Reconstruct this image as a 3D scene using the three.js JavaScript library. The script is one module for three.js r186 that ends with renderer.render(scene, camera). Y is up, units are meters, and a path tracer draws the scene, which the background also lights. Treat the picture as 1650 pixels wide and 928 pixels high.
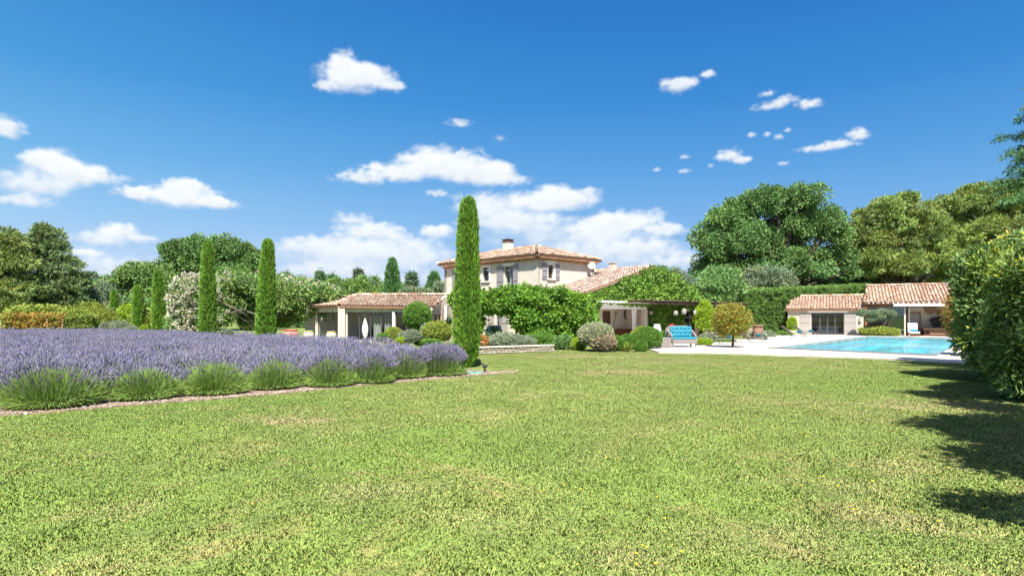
import * as THREE from 'three';
import { ImprovedNoise } from 'three/addons/math/ImprovedNoise.js';
import { mergeGeometries } from 'three/addons/utils/BufferGeometryUtils.js';
import { RoundedBoxGeometry } from 'three/addons/geometries/RoundedBoxGeometry.js';

// ------------------------------------------------------------------ camera, sky, sun, exposure
const EYE = 1.8, FOC = 980, HOR = 510, CX = 825;                 // survey of the photograph, in its own pixels
const scene = new THREE.Scene();
const camera = new THREE.PerspectiveCamera(2 * Math.atan(HOR / FOC) * 180 / Math.PI, 1650 / (2 * HOR), 0.1, 3000);
camera.position.set(0, EYE, 0);
camera.lookAt(0, EYE, -10);
camera.setViewOffset(1650, 2 * HOR, 0, 0, 1650, 928);
const renderer = new THREE.WebGLRenderer({ antialias: true });
renderer.toneMapping = THREE.LinearToneMapping;
const EXPO = 2.6;
renderer.toneMappingExposure = EXPO;
renderer.shadowMap.enabled = true;

const SUN = new THREE.Vector3(0.03, 1.45, 1).normalize();
const sun = new THREE.DirectionalLight(new THREE.Color(1, 0.955, 0.88), 4.4);
sun.name = 'sun';
sun.position.copy(SUN).multiplyScalar(150).add(new THREE.Vector3(0, 0, -40));
sun.target.position.set(0, 0, -40);
sun.castShadow = true;
Object.assign(sun.shadow.camera, { left: -90, right: 90, top: 90, bottom: -90, near: 1, far: 400 });
sun.shadow.mapSize.set(4096, 4096);
scene.add(sun, sun.target);

const noiser = new ImprovedNoise();
const N3 = (x, y, z) => noiser.noise(x, y, z);
function fbm(x, y, z, o = 4) { let s = 0, a = 0.5; for (let i = 0; i < o; i++) { s += a * N3(x, y, z); x = x * 2.03 + 7.1; y = y * 2.03 + 3.7; z = z * 2.03 + 1.3; a *= 0.5; } return s; }
function rngOf(seed) { let s = seed >>> 0; return () => { s = (s + 0x6d2b79f5) | 0; let t = Math.imul(s ^ (s >>> 15), 1 | s); t = (t + Math.imul(t ^ (t >>> 7), 61 | t)) ^ t; return ((t ^ (t >>> 14)) >>> 0) / 4294967296; }; }
const clamp = (x, a = 0, b = 1) => Math.min(b, Math.max(a, x));
const lerp = (a, b, t) => a + (b - a) * t;
const sstep = (a, b, x) => { const t = clamp((x - a) / (b - a)); return t * t * (3 - 2 * t); };
const lin = (c) => { c /= 255; return c <= 0.04045 ? c / 12.92 : Math.pow((c + 0.055) / 1.055, 2.4); };

function makeSky() {
  const W = 4096, H = 2048, data = new Float32Array(W * H * 4);
  const D = Math.PI / 180;
  // air: colour by elevation in degrees
  const ramp = [[0, 192, 217, 241], [4, 172, 209, 240], [8, 138, 194, 236], [13, 100, 173, 227], [19, 64, 148, 214], [26, 44, 128, 200], [40, 30, 106, 180], [65, 20, 82, 156], [90, 18, 76, 150]].map(([e, r, g, b]) => [e, lin(r), lin(g), lin(b)]);
  const air = (el) => { let i = 0; while (i < ramp.length - 2 && ramp[i + 1][0] < el) i++; const a = ramp[i], b = ramp[i + 1], t = clamp((el - a[0]) / (b[0] - a[0])); return [1, 2, 3].map((k) => lerp(a[k], b[k], t)); };
  // clouds: puffs as [azimuth, elevation, half width, half height] in degrees, wisp 0..1
  const puffs = [];
  const add = (x, y, rx, ry, wisp = 0) => {
    const u = (x - CX) / FOC, v = (HOR - y) / FOC, k = 1 / Math.sqrt(1 + u * u);
    puffs.push([Math.atan(u) / D, Math.atan(v * k) / D, rx / FOC * k * k / D, ry / FOC * k / D, Math.min(0.9, wisp + (rx < 46 && y < 300 ? 0.16 : 0)), 0.9]);
  };
  [[566, 128, 56, 34], [553, 104, 24, 22], [600, 128, 42, 22], [632, 140, 26, 10], [522, 140, 22, 12],
   [8, 208, 42, 22], [85, 268, 66, 30], [130, 284, 66, 22], [50, 300, 80, 26, .25], [30, 324, 70, 14, .3], [190, 288, 26, 9, .4],
   [285, 318, 80, 24], [305, 304, 44, 18], [222, 312, 46, 14], [345, 328, 52, 12],
   [190, 376, 42, 18], [160, 388, 60, 18, .3], [225, 386, 34, 9, .3], [135, 408, 44, 8, .1], [170, 424, 90, 14, .7], [210, 446, 90, 18, .8],
   [715, 270, 92, 30], [640, 280, 62, 20], [585, 288, 50, 14, .15], [775, 282, 62, 24], [820, 292, 40, 12, .2], [705, 312, 20, 8, .3],
   [905, 322, 72, 26], [870, 330, 60, 22], [800, 340, 70, 32, .2], [830, 360, 100, 24, .3], [770, 322, 30, 12, .35],
   [1000, 362, 76, 27], [960, 378, 70, 26, .1], [1070, 372, 40, 14, .15], [1020, 400, 80, 24, .3], [1080, 424, 70, 20, .4], [940, 405, 90, 24, .4],
   [570, 356, 40, 14, .35], [600, 378, 62, 22, .15], [515, 396, 76, 22, .2], [575, 410, 130, 30, .35], [655, 400, 62, 26, .3], [706, 376, 34, 15, .1], [690, 420, 90, 24, .5], [560, 440, 170, 22, .6], [640, 452, 150, 16, .7], [565, 425, 190, 44, .75], [1010, 415, 130, 44, .7], [150, 436, 140, 34, .85], [860, 380, 130, 40, .7],
   [740, 199, 26, 8, .3], [805, 224, 12, 6, .8], [1094, 139, 33, 15], [1112, 133, 18, 10], [1141, 120, 15, 8], [1240, 172, 30, 9, .15], [1262, 163, 26, 10, .1], [1236, 152, 16, 6, .3], [1306, 168, 24, 10], [1176, 252, 26, 13], [1196, 259, 20, 8],
   [1318, 240, 42, 8, .15], [1352, 234, 36, 9, .05], [1384, 217, 24, 13], [1212, 218, 9, 5, .2], [1236, 217, 8, 5, .2], [1255, 221, 10, 5, .2], [1270, 210, 7, 4, .3], [1104, 253, 9, 4, .3], [1103, 276, 14, 4, .3], [1059, 274, 8, 4, .4], [1262, 264, 14, 4, .4], [1145, 268, 6, 4, .5],
  ].forEach((a) => add(...a));
  const r = rngOf(77);
  for (let g = 0; g < 46; g++) {                                   // the same fair-weather clouds all round
    const az = 46 + r() * 268, low = r() < 0.6, el = low ? 2 + r() * 9 : 10 + r() * 34, w = (low ? 4 + r() * 6 : 1.5 + r() * 3.5);
    const n = 2 + Math.floor(r() * 4);
    for (let k = 0; k < n; k++) puffs.push([((az + (r() - 0.5) * w * 2 + 180) % 360) - 180, el + (r() - 0.4) * w * 0.3, w * (0.4 + r() * 0.5), w * (0.15 + r() * 0.16), r() * 0.4, 0.9]);
  }
  const bins = Array.from({ length: 360 }, () => []);
  puffs.forEach((p) => { const m = p[2] * 1.7 + 1; for (let a = Math.floor(p[0] - m); a <= p[0] + m; a++) { const b = bins[((a + 180) % 360 + 360) % 360]; if (!b.includes(p)) b.push(p); } });
  const below = [lin(150), lin(165), lin(130)];
  for (let row = 0; row < H; row++) {
    const el = (row + 0.5) / H * 180 - 90;
    const base = el > 0 ? air(el) : below;
    for (let col = 0; col < W; col++) {
      const lon = ((col + 0.5) / W - 0.5) * 2 * Math.PI;            // atan2(z, x)
      const o = (row * W + col) * 4;
      let c0 = base[0], c1 = base[1], c2 = base[2];
      if (el > -0.5) {
        let az = (lon + Math.PI / 2) / D; if (az > 180) az -= 360;
        const lift = 0.5 + 0.5 * Math.cos((az + 95) * D);           // towards the left the air is a little paler
        const k = 0.86 + 0.42 * lift * lift;
        const cs = Math.cos(el * D) * (Math.sin(az * D) * SUN.x - Math.cos(az * D) * SUN.z) + Math.sin(el * D) * SUN.y, sep = Math.acos(clamp(cs, -1, 1)) / D, glow = 1.1 * Math.exp(-((sep / 26) ** 2)) + 0.25 * Math.exp(-((sep / 55) ** 2));   // bright veil added round the sun to lift the shadows
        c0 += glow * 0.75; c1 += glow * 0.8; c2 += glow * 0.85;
        c0 *= k * (0.9 + 0.35 * lift); c1 *= k; c2 *= 0.97 + 0.14 * lift;
        if (el < 62) {
          let best = -1, alpha = 0, shade = 0, wsum = 0;
          for (const p of bins[Math.floor(az + 180) % 360]) {
            let da = az - p[0]; if (da > 180) da -= 360; if (da < -180) da += 360;
            const dx = da / p[2]; let dy = (el - p[1]) / p[3];
            if (dx < -1.6 || dx > 1.6 || dy < -1.5 || dy > 1.8) continue;
            const dyy = dy < 0 ? dy * 1.35 : dy;
            const f = 1.5 / p[3], wx = az * f, wy = el * f * 1.15;
            const nz = fbm(wx * 0.8 + 0.35 * N3(wx * 1.7, wy * 1.7, 4), wy, p[0] * 0.1, 7), big = N3(wx * 0.35, wy * 0.4, 9.2);
            const d = 1 - Math.sqrt(dx * dx + dyy * dyy) + nz * (0.52 + 0.6 * p[4]) + big * 0.2 + 0.08;
            if (d <= 0) continue;
            const a = sstep(0, lerp(0.8, 0.42, sstep(-0.5, 0.5, dy)) + 0.08 + p[4] * 0.9, d) * (1 - 0.5 * p[4]);
            const s = clamp(0.66 + 0.42 * dy + nz * 0.55 + (1 - Math.min(d, 1)) * 0.14);
            alpha = alpha + a * (1 - alpha); shade += s * a; wsum += a;
          }
          if (alpha > 0) {
            const s = shade / wsum, hz = sstep(0, 9, el);
            const g0 = lerp(lerp(0.66, 0.70, hz), 1.0, s), g1 = lerp(lerp(0.73, 0.75, hz), 1.04, s), g2 = lerp(lerp(0.84, 0.85, hz), 1.05, s);
            alpha *= 0.98;
            c0 = lerp(c0, g0, alpha); c1 = lerp(c1, g1, alpha); c2 = lerp(c2, g2, alpha);
          }
        }
      }
      data[o] = c0 / EXPO; data[o + 1] = c1 / EXPO; data[o + 2] = c2 / EXPO; data[o + 3] = 1;
    }
  }
  const t = new THREE.DataTexture(data, W, H, THREE.RGBAFormat, THREE.FloatType);
  t.mapping = THREE.EquirectangularReflectionMapping;
  t.magFilter = t.minFilter = THREE.LinearFilter;
  t.needsUpdate = true;
  return t;
}
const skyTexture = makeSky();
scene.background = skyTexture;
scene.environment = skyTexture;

// ------------------------------------------------------------------ helpers
const V = (x, y, z) => new THREE.Vector3(x, y, z);
const P = (px, py, d) => V((px - CX) / FOC * d, EYE - (py - HOR) / FOC * d, -d);        // a point seen at that pixel, d metres away
const G = (px, py) => { const d = EYE * FOC / (py - HOR); return V((px - CX) / FOC * d, 0, -d); };
const X = (px, d) => (px - CX) / FOC * d;
const Hh = (py, d) => EYE - (py - HOR) / FOC * d;
const taken = {};
function numbered(name) { const n = taken[name] ?? 0; taken[name] = n + 1; return n ? name + '_' + String(n).padStart(3, '0') : name; }
function tag(o, label, category, group, kind) { if (label) o.userData.label = label; if (category) o.userData.category = category; if (group) o.userData.group = group; if (kind) o.userData.kind = kind; return o; }
function thing(name, label, category, pos = V(0, 0, 0), turn = 0, group) {
  const o = new THREE.Group(); o.name = numbered(name); o.position.copy(pos); o.rotation.y = turn; scene.add(o);
  return tag(o, label, category, group);
}
const SPLIT = new Set(['side_wall', 'glazing_bar', 'rafter_end', 'baluster', 'ledge', 'rail', 'room_wall', 'back_wall', 'surround', 'inner_wall', 'vine_stem', 'bargeboard', 'door_frame', 'slat', 'leg', 'ring', 'cornice', 'limb']);
function part(name, geo, mat, parent) {
  if (Array.isArray(geo) && SPLIT.has(name)) { let m; for (const g of geo) m = part(name, g, mat, parent); return m; }
  const g = Array.isArray(geo) ? (geo.length === 1 ? geo[0] : mergeGeometries(geo.map((x) => { const y = x.index ? x.toNonIndexed() : x.clone(); for (const k of Object.keys(y.attributes)) if (!['position', 'normal', 'uv'].includes(k)) y.deleteAttribute(k); if (!y.attributes.uv) y.setAttribute('uv', new THREE.BufferAttribute(new Float32Array(y.attributes.position.count * 2), 2)); return y; }))) : geo;
  const m = new THREE.Mesh(g, mat); m.name = name; m.castShadow = m.receiveShadow = true; parent.add(m); return m;
}
function structure(name, geo, mat) { const m = part(name, geo, mat, scene); m.userData.kind = 'structure'; return m; }
const box = (w, h, d, x = 0, y = 0, z = 0) => new THREE.BoxGeometry(w, h, d).translate(x, y, z);
const rbox = (w, h, d, r, x = 0, y = 0, z = 0, s = 2) => new RoundedBoxGeometry(w, h, d, s, r).translate(x, y, z);
function tube(pts, r0, r1, seg = 6, rad = 6) {                      // tapered tube through points
  const curve = new THREE.CatmullRomCurve3(pts), n = Math.max(seg, pts.length * 2), fr = curve.computeFrenetFrames(n), pos = [], idx = [], uv = [];
  for (let i = 0; i <= n; i++) {
    const t = i / n, c = curve.getPoint(t), r = lerp(r0, r1, t);
    for (let k = 0; k <= rad; k++) { const a = k / rad * 2 * Math.PI; const q = fr.normals[i].clone().multiplyScalar(Math.cos(a) * r).addScaledVector(fr.binormals[i], Math.sin(a) * r).add(c); pos.push(q.x, q.y, q.z); uv.push(k / rad, t * 4); }
  }
  for (let i = 0; i < n; i++) for (let k = 0; k < rad; k++) { const a = i * (rad + 1) + k, b = a + rad + 1; idx.push(a, a + 1, b, b, a + 1, b + 1); }
  const g = new THREE.BufferGeometry(); g.setAttribute('position', new THREE.Float32BufferAttribute(pos, 3)); g.setAttribute('uv', new THREE.Float32BufferAttribute(uv, 2)); g.setIndex(idx); g.computeVertexNormals(); return g;
}
const bar = (a, b, r) => tube([a, a.clone().lerp(b, 0.5), b], r, r, 2, 6);
function beam(a, b, w, h) {                                        // a squared timber from a to b
  const L = a.distanceTo(b), g = new THREE.BoxGeometry(w, h, L), m = new THREE.Matrix4().lookAt(a, b, V(0, 1, 0)); m.setPosition(a.clone().lerp(b, 0.5)); return g.applyMatrix4(m);
}
const lathe = (prof, n = 20) => new THREE.LatheGeometry(prof.map(([r, y]) => new THREE.Vector2(r, y)), n);
function slabPoly(pts, y0, y1, holes = []) {                        // horizontal slab from world points (x, z)
  const s = new THREE.Shape(pts.map((p) => new THREE.Vector2(p.x, -p.z)));
  holes.forEach((h) => s.holes.push(new THREE.Path(h.map((p) => new THREE.Vector2(p.x, -p.z)))));
  return new THREE.ExtrudeGeometry(s, { depth: y1 - y0, bevelEnabled: false }).rotateX(-Math.PI / 2).translate(0, y0, 0);
}

// ------------------------------------------------------------------ textures and materials
function tex(size, fn, repeat = 1, srgb = true) {
  const d = new Uint8Array(size * size * 4);
  for (let y = 0; y < size; y++) for (let x = 0; x < size; x++) { const c = fn(x / size, y / size, x, y); const o = (y * size + x) * 4; d[o] = clamp(c[0]) * 255; d[o + 1] = clamp(c[1]) * 255; d[o + 2] = clamp(c[2]) * 255; d[o + 3] = 255; }
  const t = new THREE.DataTexture(d, size, size); t.wrapS = t.wrapT = THREE.RepeatWrapping; t.magFilter = THREE.LinearFilter; t.minFilter = THREE.LinearMipmapLinearFilter; t.generateMipmaps = true; t.repeat.set(repeat, repeat); if (srgb) t.colorSpace = THREE.SRGBColorSpace; t.needsUpdate = true; return t;
}
// noise that repeats seamlessly over [0,1)
const ring = (u, v, f, s, o = 3) => { const a = u * 2 * Math.PI, b = v * 2 * Math.PI, R = f / (2 * Math.PI); return fbm(Math.cos(a) * R + s + Math.sin(b) * R * 0.31, Math.sin(a) * R + Math.cos(b) * R * 0.93, Math.sin(b) * R + s * 1.7 + Math.cos(a) * R * 0.27, o); };
const std = (r, g, b, rough = 0.85, extra = {}) => { const m = new THREE.MeshStandardMaterial({ roughness: rough, ...extra }); m.color.setRGB(r, g, b); return m; };
const stuccoTex = tex(256, (u, v) => { const n = ring(u, v, 5, 3) * 0.09 + ring(u, v, 40, 8, 2) * 0.06; const k = 0.95 + n; return [k, k * 0.99, k * 0.975]; }, 0.3);
const grainTex = tex(256, (u, v) => { const n = 0.5 + ring(u, v, 60, 5, 3) * 0.9; return [n, n, n]; }, 1.5, false);
const woodTex = tex(256, (u, v) => { const n = 0.86 + 0.3 * fbm(u * 40, Math.cos(v * 6.283) * 0.6, Math.sin(v * 6.283) * 0.6, 3); return [n, n, n]; }, 1);
const barkTex = tex(128, (u, v) => { const n = 0.75 + ring(u, v, 24, 4, 4) * 0.9; return [n, n * 0.97, n * 0.94]; }, 1);
const M = {
  stucco: std(0.645, 0.59, 0.515, 0.92, { map: stuccoTex, bumpMap: grainTex, bumpScale: 0.004 }),
  stuccoPale: std(0.67, 0.615, 0.535, 0.92, { map: stuccoTex, bumpMap: grainTex, bumpScale: 0.004 }),
  stuccoPink: std(0.6, 0.525, 0.45, 0.92, { map: stuccoTex, bumpMap: grainTex, bumpScale: 0.004 }),
  white: std(0.78, 0.76, 0.72, 0.7), trim: std(0.7, 0.66, 0.6, 0.75),
  shutter: std(0.34, 0.325, 0.345, 0.65, { map: woodTex }), shutterPale: std(0.47, 0.43, 0.39, 0.7, { map: woodTex }),
  dark: std(0.025, 0.025, 0.028, 0.5), darkRoom: std(0.1, 0.09, 0.08, 0.9), roomWall: std(0.76, 0.69, 0.62, 0.9), roomFloor: std(0.3, 0.26, 0.22, 0.8),
  frame: std(0.05, 0.05, 0.055, 0.45), grey: std(0.33, 0.33, 0.34, 0.6),
  tile: std(1, 1, 1, 0.85), tileUnder: std(0.3, 0.17, 0.11, 0.9), genoise: std(0.68, 0.45, 0.3, 0.9),
  timber: std(0.13, 0.075, 0.055, 0.8, { map: woodTex }), timberRed: std(0.36, 0.13, 0.05, 0.7, { map: woodTex }), timberLight: std(0.42, 0.24, 0.12, 0.7, { map: woodTex }), platform: std(0.16, 0.06, 0.04, 0.7, { map: woodTex }),
  terracotta: std(0.47, 0.2, 0.13, 0.85, { bumpMap: grainTex, bumpScale: 0.004 }), terracottaPale: std(0.55, 0.42, 0.33, 0.88, { map: stuccoTex }), cream: std(0.6, 0.53, 0.4, 0.85, { map: stuccoTex }), ochre: std(0.55, 0.42, 0.16, 0.8), red: std(0.42, 0.1, 0.07, 0.6),
  urn: std(0.33, 0.21, 0.15, 0.9, { map: tex(128, (u, v) => { const n = 0.9 + ring(u, v, 22, 2, 4) * 1.3; return [n, n * 0.95, n * 0.9]; }, 1), bumpMap: grainTex, bumpScale: 0.01 }),
  bark: std(0.11, 0.085, 0.065, 0.95, { map: barkTex }), barkGrey: std(0.22, 0.2, 0.18, 0.95, { map: barkTex }),
  teal: std(0.03, 0.27, 0.38, 0.9, { map: woodTex }), tealDeep: std(0.012, 0.2, 0.28, 0.95), wicker: std(0.21, 0.18, 0.165, 0.8, { bumpMap: grainTex, bumpScale: 0.006 }), sling: std(0.165, 0.15, 0.14, 0.85), slingFrame: std(0.12, 0.1, 0.085, 0.5),
  whiteCloth: std(0.8, 0.8, 0.8, 0.9), blackCloth: std(0.02, 0.02, 0.022, 0.95), curtain: std(0.36, 0.345, 0.33, 0.95), straw: std(0.36, 0.24, 0.13, 0.9),
  stone: std(0.5, 0.44, 0.37, 0.95, { map: stuccoTex, bumpMap: grainTex, bumpScale: 0.01 }), cap: std(0.62, 0.56, 0.48, 0.9, { map: stuccoTex }),
  ceramic: std(0.75, 0.77, 0.82, 0.3), paperLamp: std(0.26, 0.25, 0.23, 0.9), steel: std(0.4, 0.4, 0.4, 0.4, { metalness: 0.8 }), lid: std(0.12, 0.3, 0.24, 0.7),
};
const paneMat = new THREE.MeshPhysicalMaterial({ roughness: 0.02, transmission: 1, thickness: 0, ior: 1.5 }); paneMat.color.setRGB(0.8, 0.86, 0.84);
const greenPane = new THREE.MeshPhysicalMaterial({ roughness: 0.02, transmission: 1, thickness: 0, ior: 1.9 }); greenPane.color.setRGB(0.28, 0.55, 0.47);
function leafMat(r, g, b, tr = 0.3, rough = 0.62) { const m = new THREE.MeshPhysicalMaterial({ roughness: rough, transmission: tr, thickness: 0, specularIntensity: 0.5, side: THREE.DoubleSide }); m.color.setRGB(r, g, b); return m; }
const L = {
  cypress: leafMat(0.132, 0.259, 0.028, 0.12), oak: leafMat(0.135, 0.243, 0.068, 0.2), oakB: leafMat(0.169, 0.280, 0.072, 0.2), pine: leafMat(0.176, 0.247, 0.091, 0.12), pineYellow: leafMat(0.234, 0.305, 0.078, 0.15), pineDark: leafMat(0.094, 0.150, 0.075, 0.1),
  vine: leafMat(0.158, 0.315, 0.032, 0.35), ivy: leafMat(0.17, 0.31, 0.04, 0.35), box: leafMat(0.115, 0.24, 0.03, 0.2), lime: leafMat(0.32, 0.46, 0.03, 0.4), yellowGreen: leafMat(0.27, 0.33, 0.05, 0.3), greyGreen: leafMat(0.25, 0.3, 0.19, 0.25), variegated: leafMat(0.36, 0.38, 0.22, 0.3),
  salmon: leafMat(0.33, 0.27, 0.17, 0.3), photinia: leafMat(0.36, 0.21, 0.05, 0.4), photiniaGold: leafMat(0.38, 0.31, 0.05, 0.4), hedge: leafMat(0.138, 0.250, 0.050, 0.12), laurel: leafMat(0.204, 0.276, 0.072, 0.15, 0.5), oleander: leafMat(0.207, 0.322, 0.086, 0.25), blossom: leafMat(0.6, 0.57, 0.44, 0.3), conifer: leafMat(0.104, 0.221, 0.072, 0.15), olive: leafMat(0.204, 0.264, 0.144, 0.2), blue: leafMat(0.2, 0.3, 0.6, 0.3), grass: leafMat(0.2, 0.32, 0.04, 0.4), agave: leafMat(0.2, 0.28, 0.2, 0.1),
};
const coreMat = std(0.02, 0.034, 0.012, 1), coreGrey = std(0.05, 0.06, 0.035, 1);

// ------------------------------------------------------------------ foliage
function rawLeaves(list, normals) { const pos = [], col = []; for (const t of list) { pos.push(...t[0], ...t[1], ...t[2]); } const g = new THREE.BufferGeometry(); g.setAttribute('position', new THREE.Float32BufferAttribute(pos, 3)); g.computeVertexNormals(); return g; }
function leafClump(n, size, len, wid, seed, { up = 0.35, fold = 0.25, flat = 1 } = {}) {     // a twig end: leaves spread in a small ball, each a folded blade
  const r = rngOf(seed), tri = [];
  for (let i = 0; i < n; i++) {
    const d = V(r() * 2 - 1, (r() * 2 - 1) * flat + up, r() * 2 - 1).normalize(), b = d.clone().multiplyScalar(size * (0.25 + 0.75 * Math.sqrt(r())));
    b.y *= flat;
    const dir = d.clone().add(V(r() - 0.5, r() - 0.5, r() - 0.5).multiplyScalar(1.5)).normalize(), side = V(r() - 0.5, r() - 0.5, r() - 0.5).cross(dir).normalize(), nn = dir.clone().cross(side);
    const l = len * (0.7 + 0.6 * r()), w = wid * (0.7 + 0.6 * r()) / 2;
    const tip = b.clone().addScaledVector(dir, l), mid = b.clone().addScaledVector(dir, l * 0.45), m1 = mid.clone().addScaledVector(side, w).addScaledVector(nn, w * fold), m2 = mid.clone().addScaledVector(side, -w).addScaledVector(nn, w * fold);
    tri.push([b.toArray(), m1.toArray(), tip.toArray()], [b.toArray(), tip.toArray(), m2.toArray()]);
  }
  return rawLeaves(tri);
}
function sprig(n, size, len, wid, seed) {                            // upright scale-leaf sprays along +y
  const r = rngOf(seed), tri = [];
  for (let i = 0; i < n; i++) {
    const b = V((r() - 0.5) * size, (r() - 0.5) * size * 0.8, (r() - 0.5) * size), dir = V((r() - 0.5) * 0.9, 0.55 + r() * 0.6, (r() - 0.5) * 0.9).normalize(), side = V(r() - 0.5, 0, r() - 0.5).cross(dir).normalize();
    const l = len * (0.7 + 0.6 * r()), w = wid * (0.7 + 0.6 * r()) / 2, tip = b.clone().addScaledVector(dir, l), m = b.clone().addScaledVector(dir, l * 0.4);
    tri.push([b.toArray(), m.clone().addScaledVector(side, w).toArray(), tip.toArray()], [b.toArray(), tip.toArray(), m.clone().addScaledVector(side, -w).toArray()]);
  }
  return rawLeaves(tri);
}
const C = {
  broad: leafClump(40, 0.5, 0.24, 0.14, 11), broadFine: leafClump(44, 0.48, 0.18, 0.1, 12), needle: leafClump(44, 0.5, 0.34, 0.05, 13, { up: 0.6, fold: 0 }), needlePad: leafClump(46, 0.55, 0.36, 0.07, 14, { up: 0.9, flat: 0.55, fold: 0 }),
  big: leafClump(14, 0.28, 0.26, 0.15, 15, { up: 0.1 }), vine: leafClump(22, 0.26, 0.15, 0.12, 16, { up: 0 }), small: leafClump(22, 0.1, 0.075, 0.045, 17, { up: 0.2 }), tiny: leafClump(26, 0.08, 0.05, 0.03, 18, { up: 0.2 }),
  laurel: leafClump(16, 0.2, 0.13, 0.052, 19, { up: 0.5, fold: 0.35 }), oleander: leafClump(22, 0.34, 0.26, 0.09, 20, { up: 0.3 }), sprig: sprig(16, 0.14, 0.15, 0.03, 21), sprigBig: sprig(22, 0.32, 0.34, 0.07, 22), fir: leafClump(30, 0.32, 0.3, 0.05, 23, { up: -0.1, flat: 0.4, fold: 0 }), flower: leafClump(14, 0.16, 0.13, 0.12, 24, { up: 0.6, fold: 0.1 }),
  blade: sprig(34, 0.4, 0.5, 0.05, 25),
};
const qa = new THREE.Quaternion(), qb = new THREE.Quaternion(), mm = new THREE.Matrix4(), UPV = V(0, 1, 0);
function foliage(name, geo, mat, pts, parent, { vary = 0.25, hue = 0.12, seed = 1, follow = true, origin } = {}) {    // pts: [{p, n, s, c?}]
  const r = rngOf(seed * 977 + 5), m = new THREE.InstancedMesh(geo, mat, pts.length), col = new THREE.Color(), off = V(0, 0, 0);
  if (parent !== scene) { parent.updateMatrixWorld(true); }
  const inv = parent === scene ? new THREE.Matrix4() : parent.matrixWorld.clone().invert();
  pts.forEach((q, i) => {
    qb.setFromAxisAngle(UPV, r() * 6.283);
    if (follow && q.n) { qa.setFromUnitVectors(UPV, q.n); qb.premultiply(qa); }
    mm.compose(q.p, qb, V(1, 1, 1).multiplyScalar(q.s ?? 1)).premultiply(inv);
    m.setMatrixAt(i, mm);
    const k = (1 - vary) + 2 * vary * r(), h = (r() - 0.5) * 2 * hue;
    if (q.c) col.setRGB(q.c[0] * k, q.c[1] * k, q.c[2] * k); else col.setRGB(k * (1 + h), k, k * (1 - h));
    m.setColorAt(i, col);
  });
  m.name = name; m.userData.kind = 'stuff'; m.castShadow = m.receiveShadow = true; parent.add(m); return m;
}
function onEllipsoid(c, rx, ry, rz, n, r, { lo = -1, depth = 0.3, rough = 0.12, f = 1.2 } = {}) {
  const out = [];
  for (let i = 0; i < n; i++) {
    const y = lo + (1 - lo) * r(), a = r() * 6.283, q = Math.sqrt(1 - y * y), d = V(Math.cos(a) * q, y, Math.sin(a) * q);
    const k = (1 - depth * r() * r()) * (1 + rough * 2 * N3(d.x * f * 2 + c.x, d.y * f * 2 + c.y, d.z * f * 2 + c.z));
    out.push({ p: V(c.x + d.x * rx * k, c.y + d.y * ry * k, c.z + d.z * rz * k), n: V(d.x / rx, d.y / ry, d.z / rz).normalize(), k });
  }
  return out;
}
function lobed(lobes, spacing, seed, { sub = 12, subR = 0.46, scale = 1, gap = 0, lo = -0.5, squash = 0.8, vary = 0.35 } = {}) {   // lobes: {c, r:[rx, ry, rz]}
  const r = rngOf(seed), pts = [], centres = [];
  for (const l of lobes) {
    for (let k = 0; k < (l.sub ?? sub); k++) {
      const y = lo + (1 - lo) * r(), a = r() * 6.283, q = Math.sqrt(1 - y * y), t = 0.5 + 0.28 * r();
      const c = V(l.c.x + Math.cos(a) * q * l.r[0] * t, l.c.y + y * l.r[1] * t, l.c.z + Math.sin(a) * q * l.r[2] * t), R = (l.subR ?? subR) * (0.55 + 0.8 * r() * r() + 0.2 * r());
      const rr = [l.r[0] * R, Math.min(l.r[1], l.r[0]) * R * squash, l.r[2] * R];
      centres.push(c);
      const tone = 1 + (r() - 0.5) * vary, warm = (r() - 0.5) * 0.2;
      const area = 4 * Math.PI * ((rr[0] * rr[1] + rr[1] * rr[2] + rr[0] * rr[2]) / 3), n = Math.max(5, Math.round(area / (spacing * spacing)));
      for (const q2 of onEllipsoid(c, ...rr, n, r, { depth: 0.7, rough: 0.2 })) {
        if (gap && N3(q2.p.x * 0.55 + seed, q2.p.y * 0.55, q2.p.z * 0.55) < -0.5 + gap) continue;
        q2.s = scale * (0.7 + 0.6 * r()); q2.c = [tone * (1 + warm), tone, tone * (1 - warm)]; pts.push(q2);
      }
    }
  }
  return { pts, centres };
}
function trunkAndLimbs(base, fork, r0, centres, parent, seed, mat = M.bark, share = 0.5) {
  const r = rngOf(seed), inv = parent.position, loc = (p) => p.clone().sub(inv), geos = [];
  part('trunk', tube([loc(base), loc(base.clone().lerp(fork, 0.5).add(V((r() - 0.5) * r0, 0, (r() - 0.5) * r0))), loc(fork)], r0, r0 * 0.62, 6, 9), mat, parent);
  centres.forEach((c) => { if (r() > share) return; const mid = fork.clone().lerp(c, 0.45).add(V((r() - 0.5) * 0.8, -0.1 * r0 + r() * 0.5, (r() - 0.5) * 0.8)); geos.push(tube([loc(fork), loc(mid), loc(c)], r0 * 0.42, r0 * 0.06, 6, 6)); });
  if (geos.length) part('limb', geos, mat, parent);
}
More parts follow.
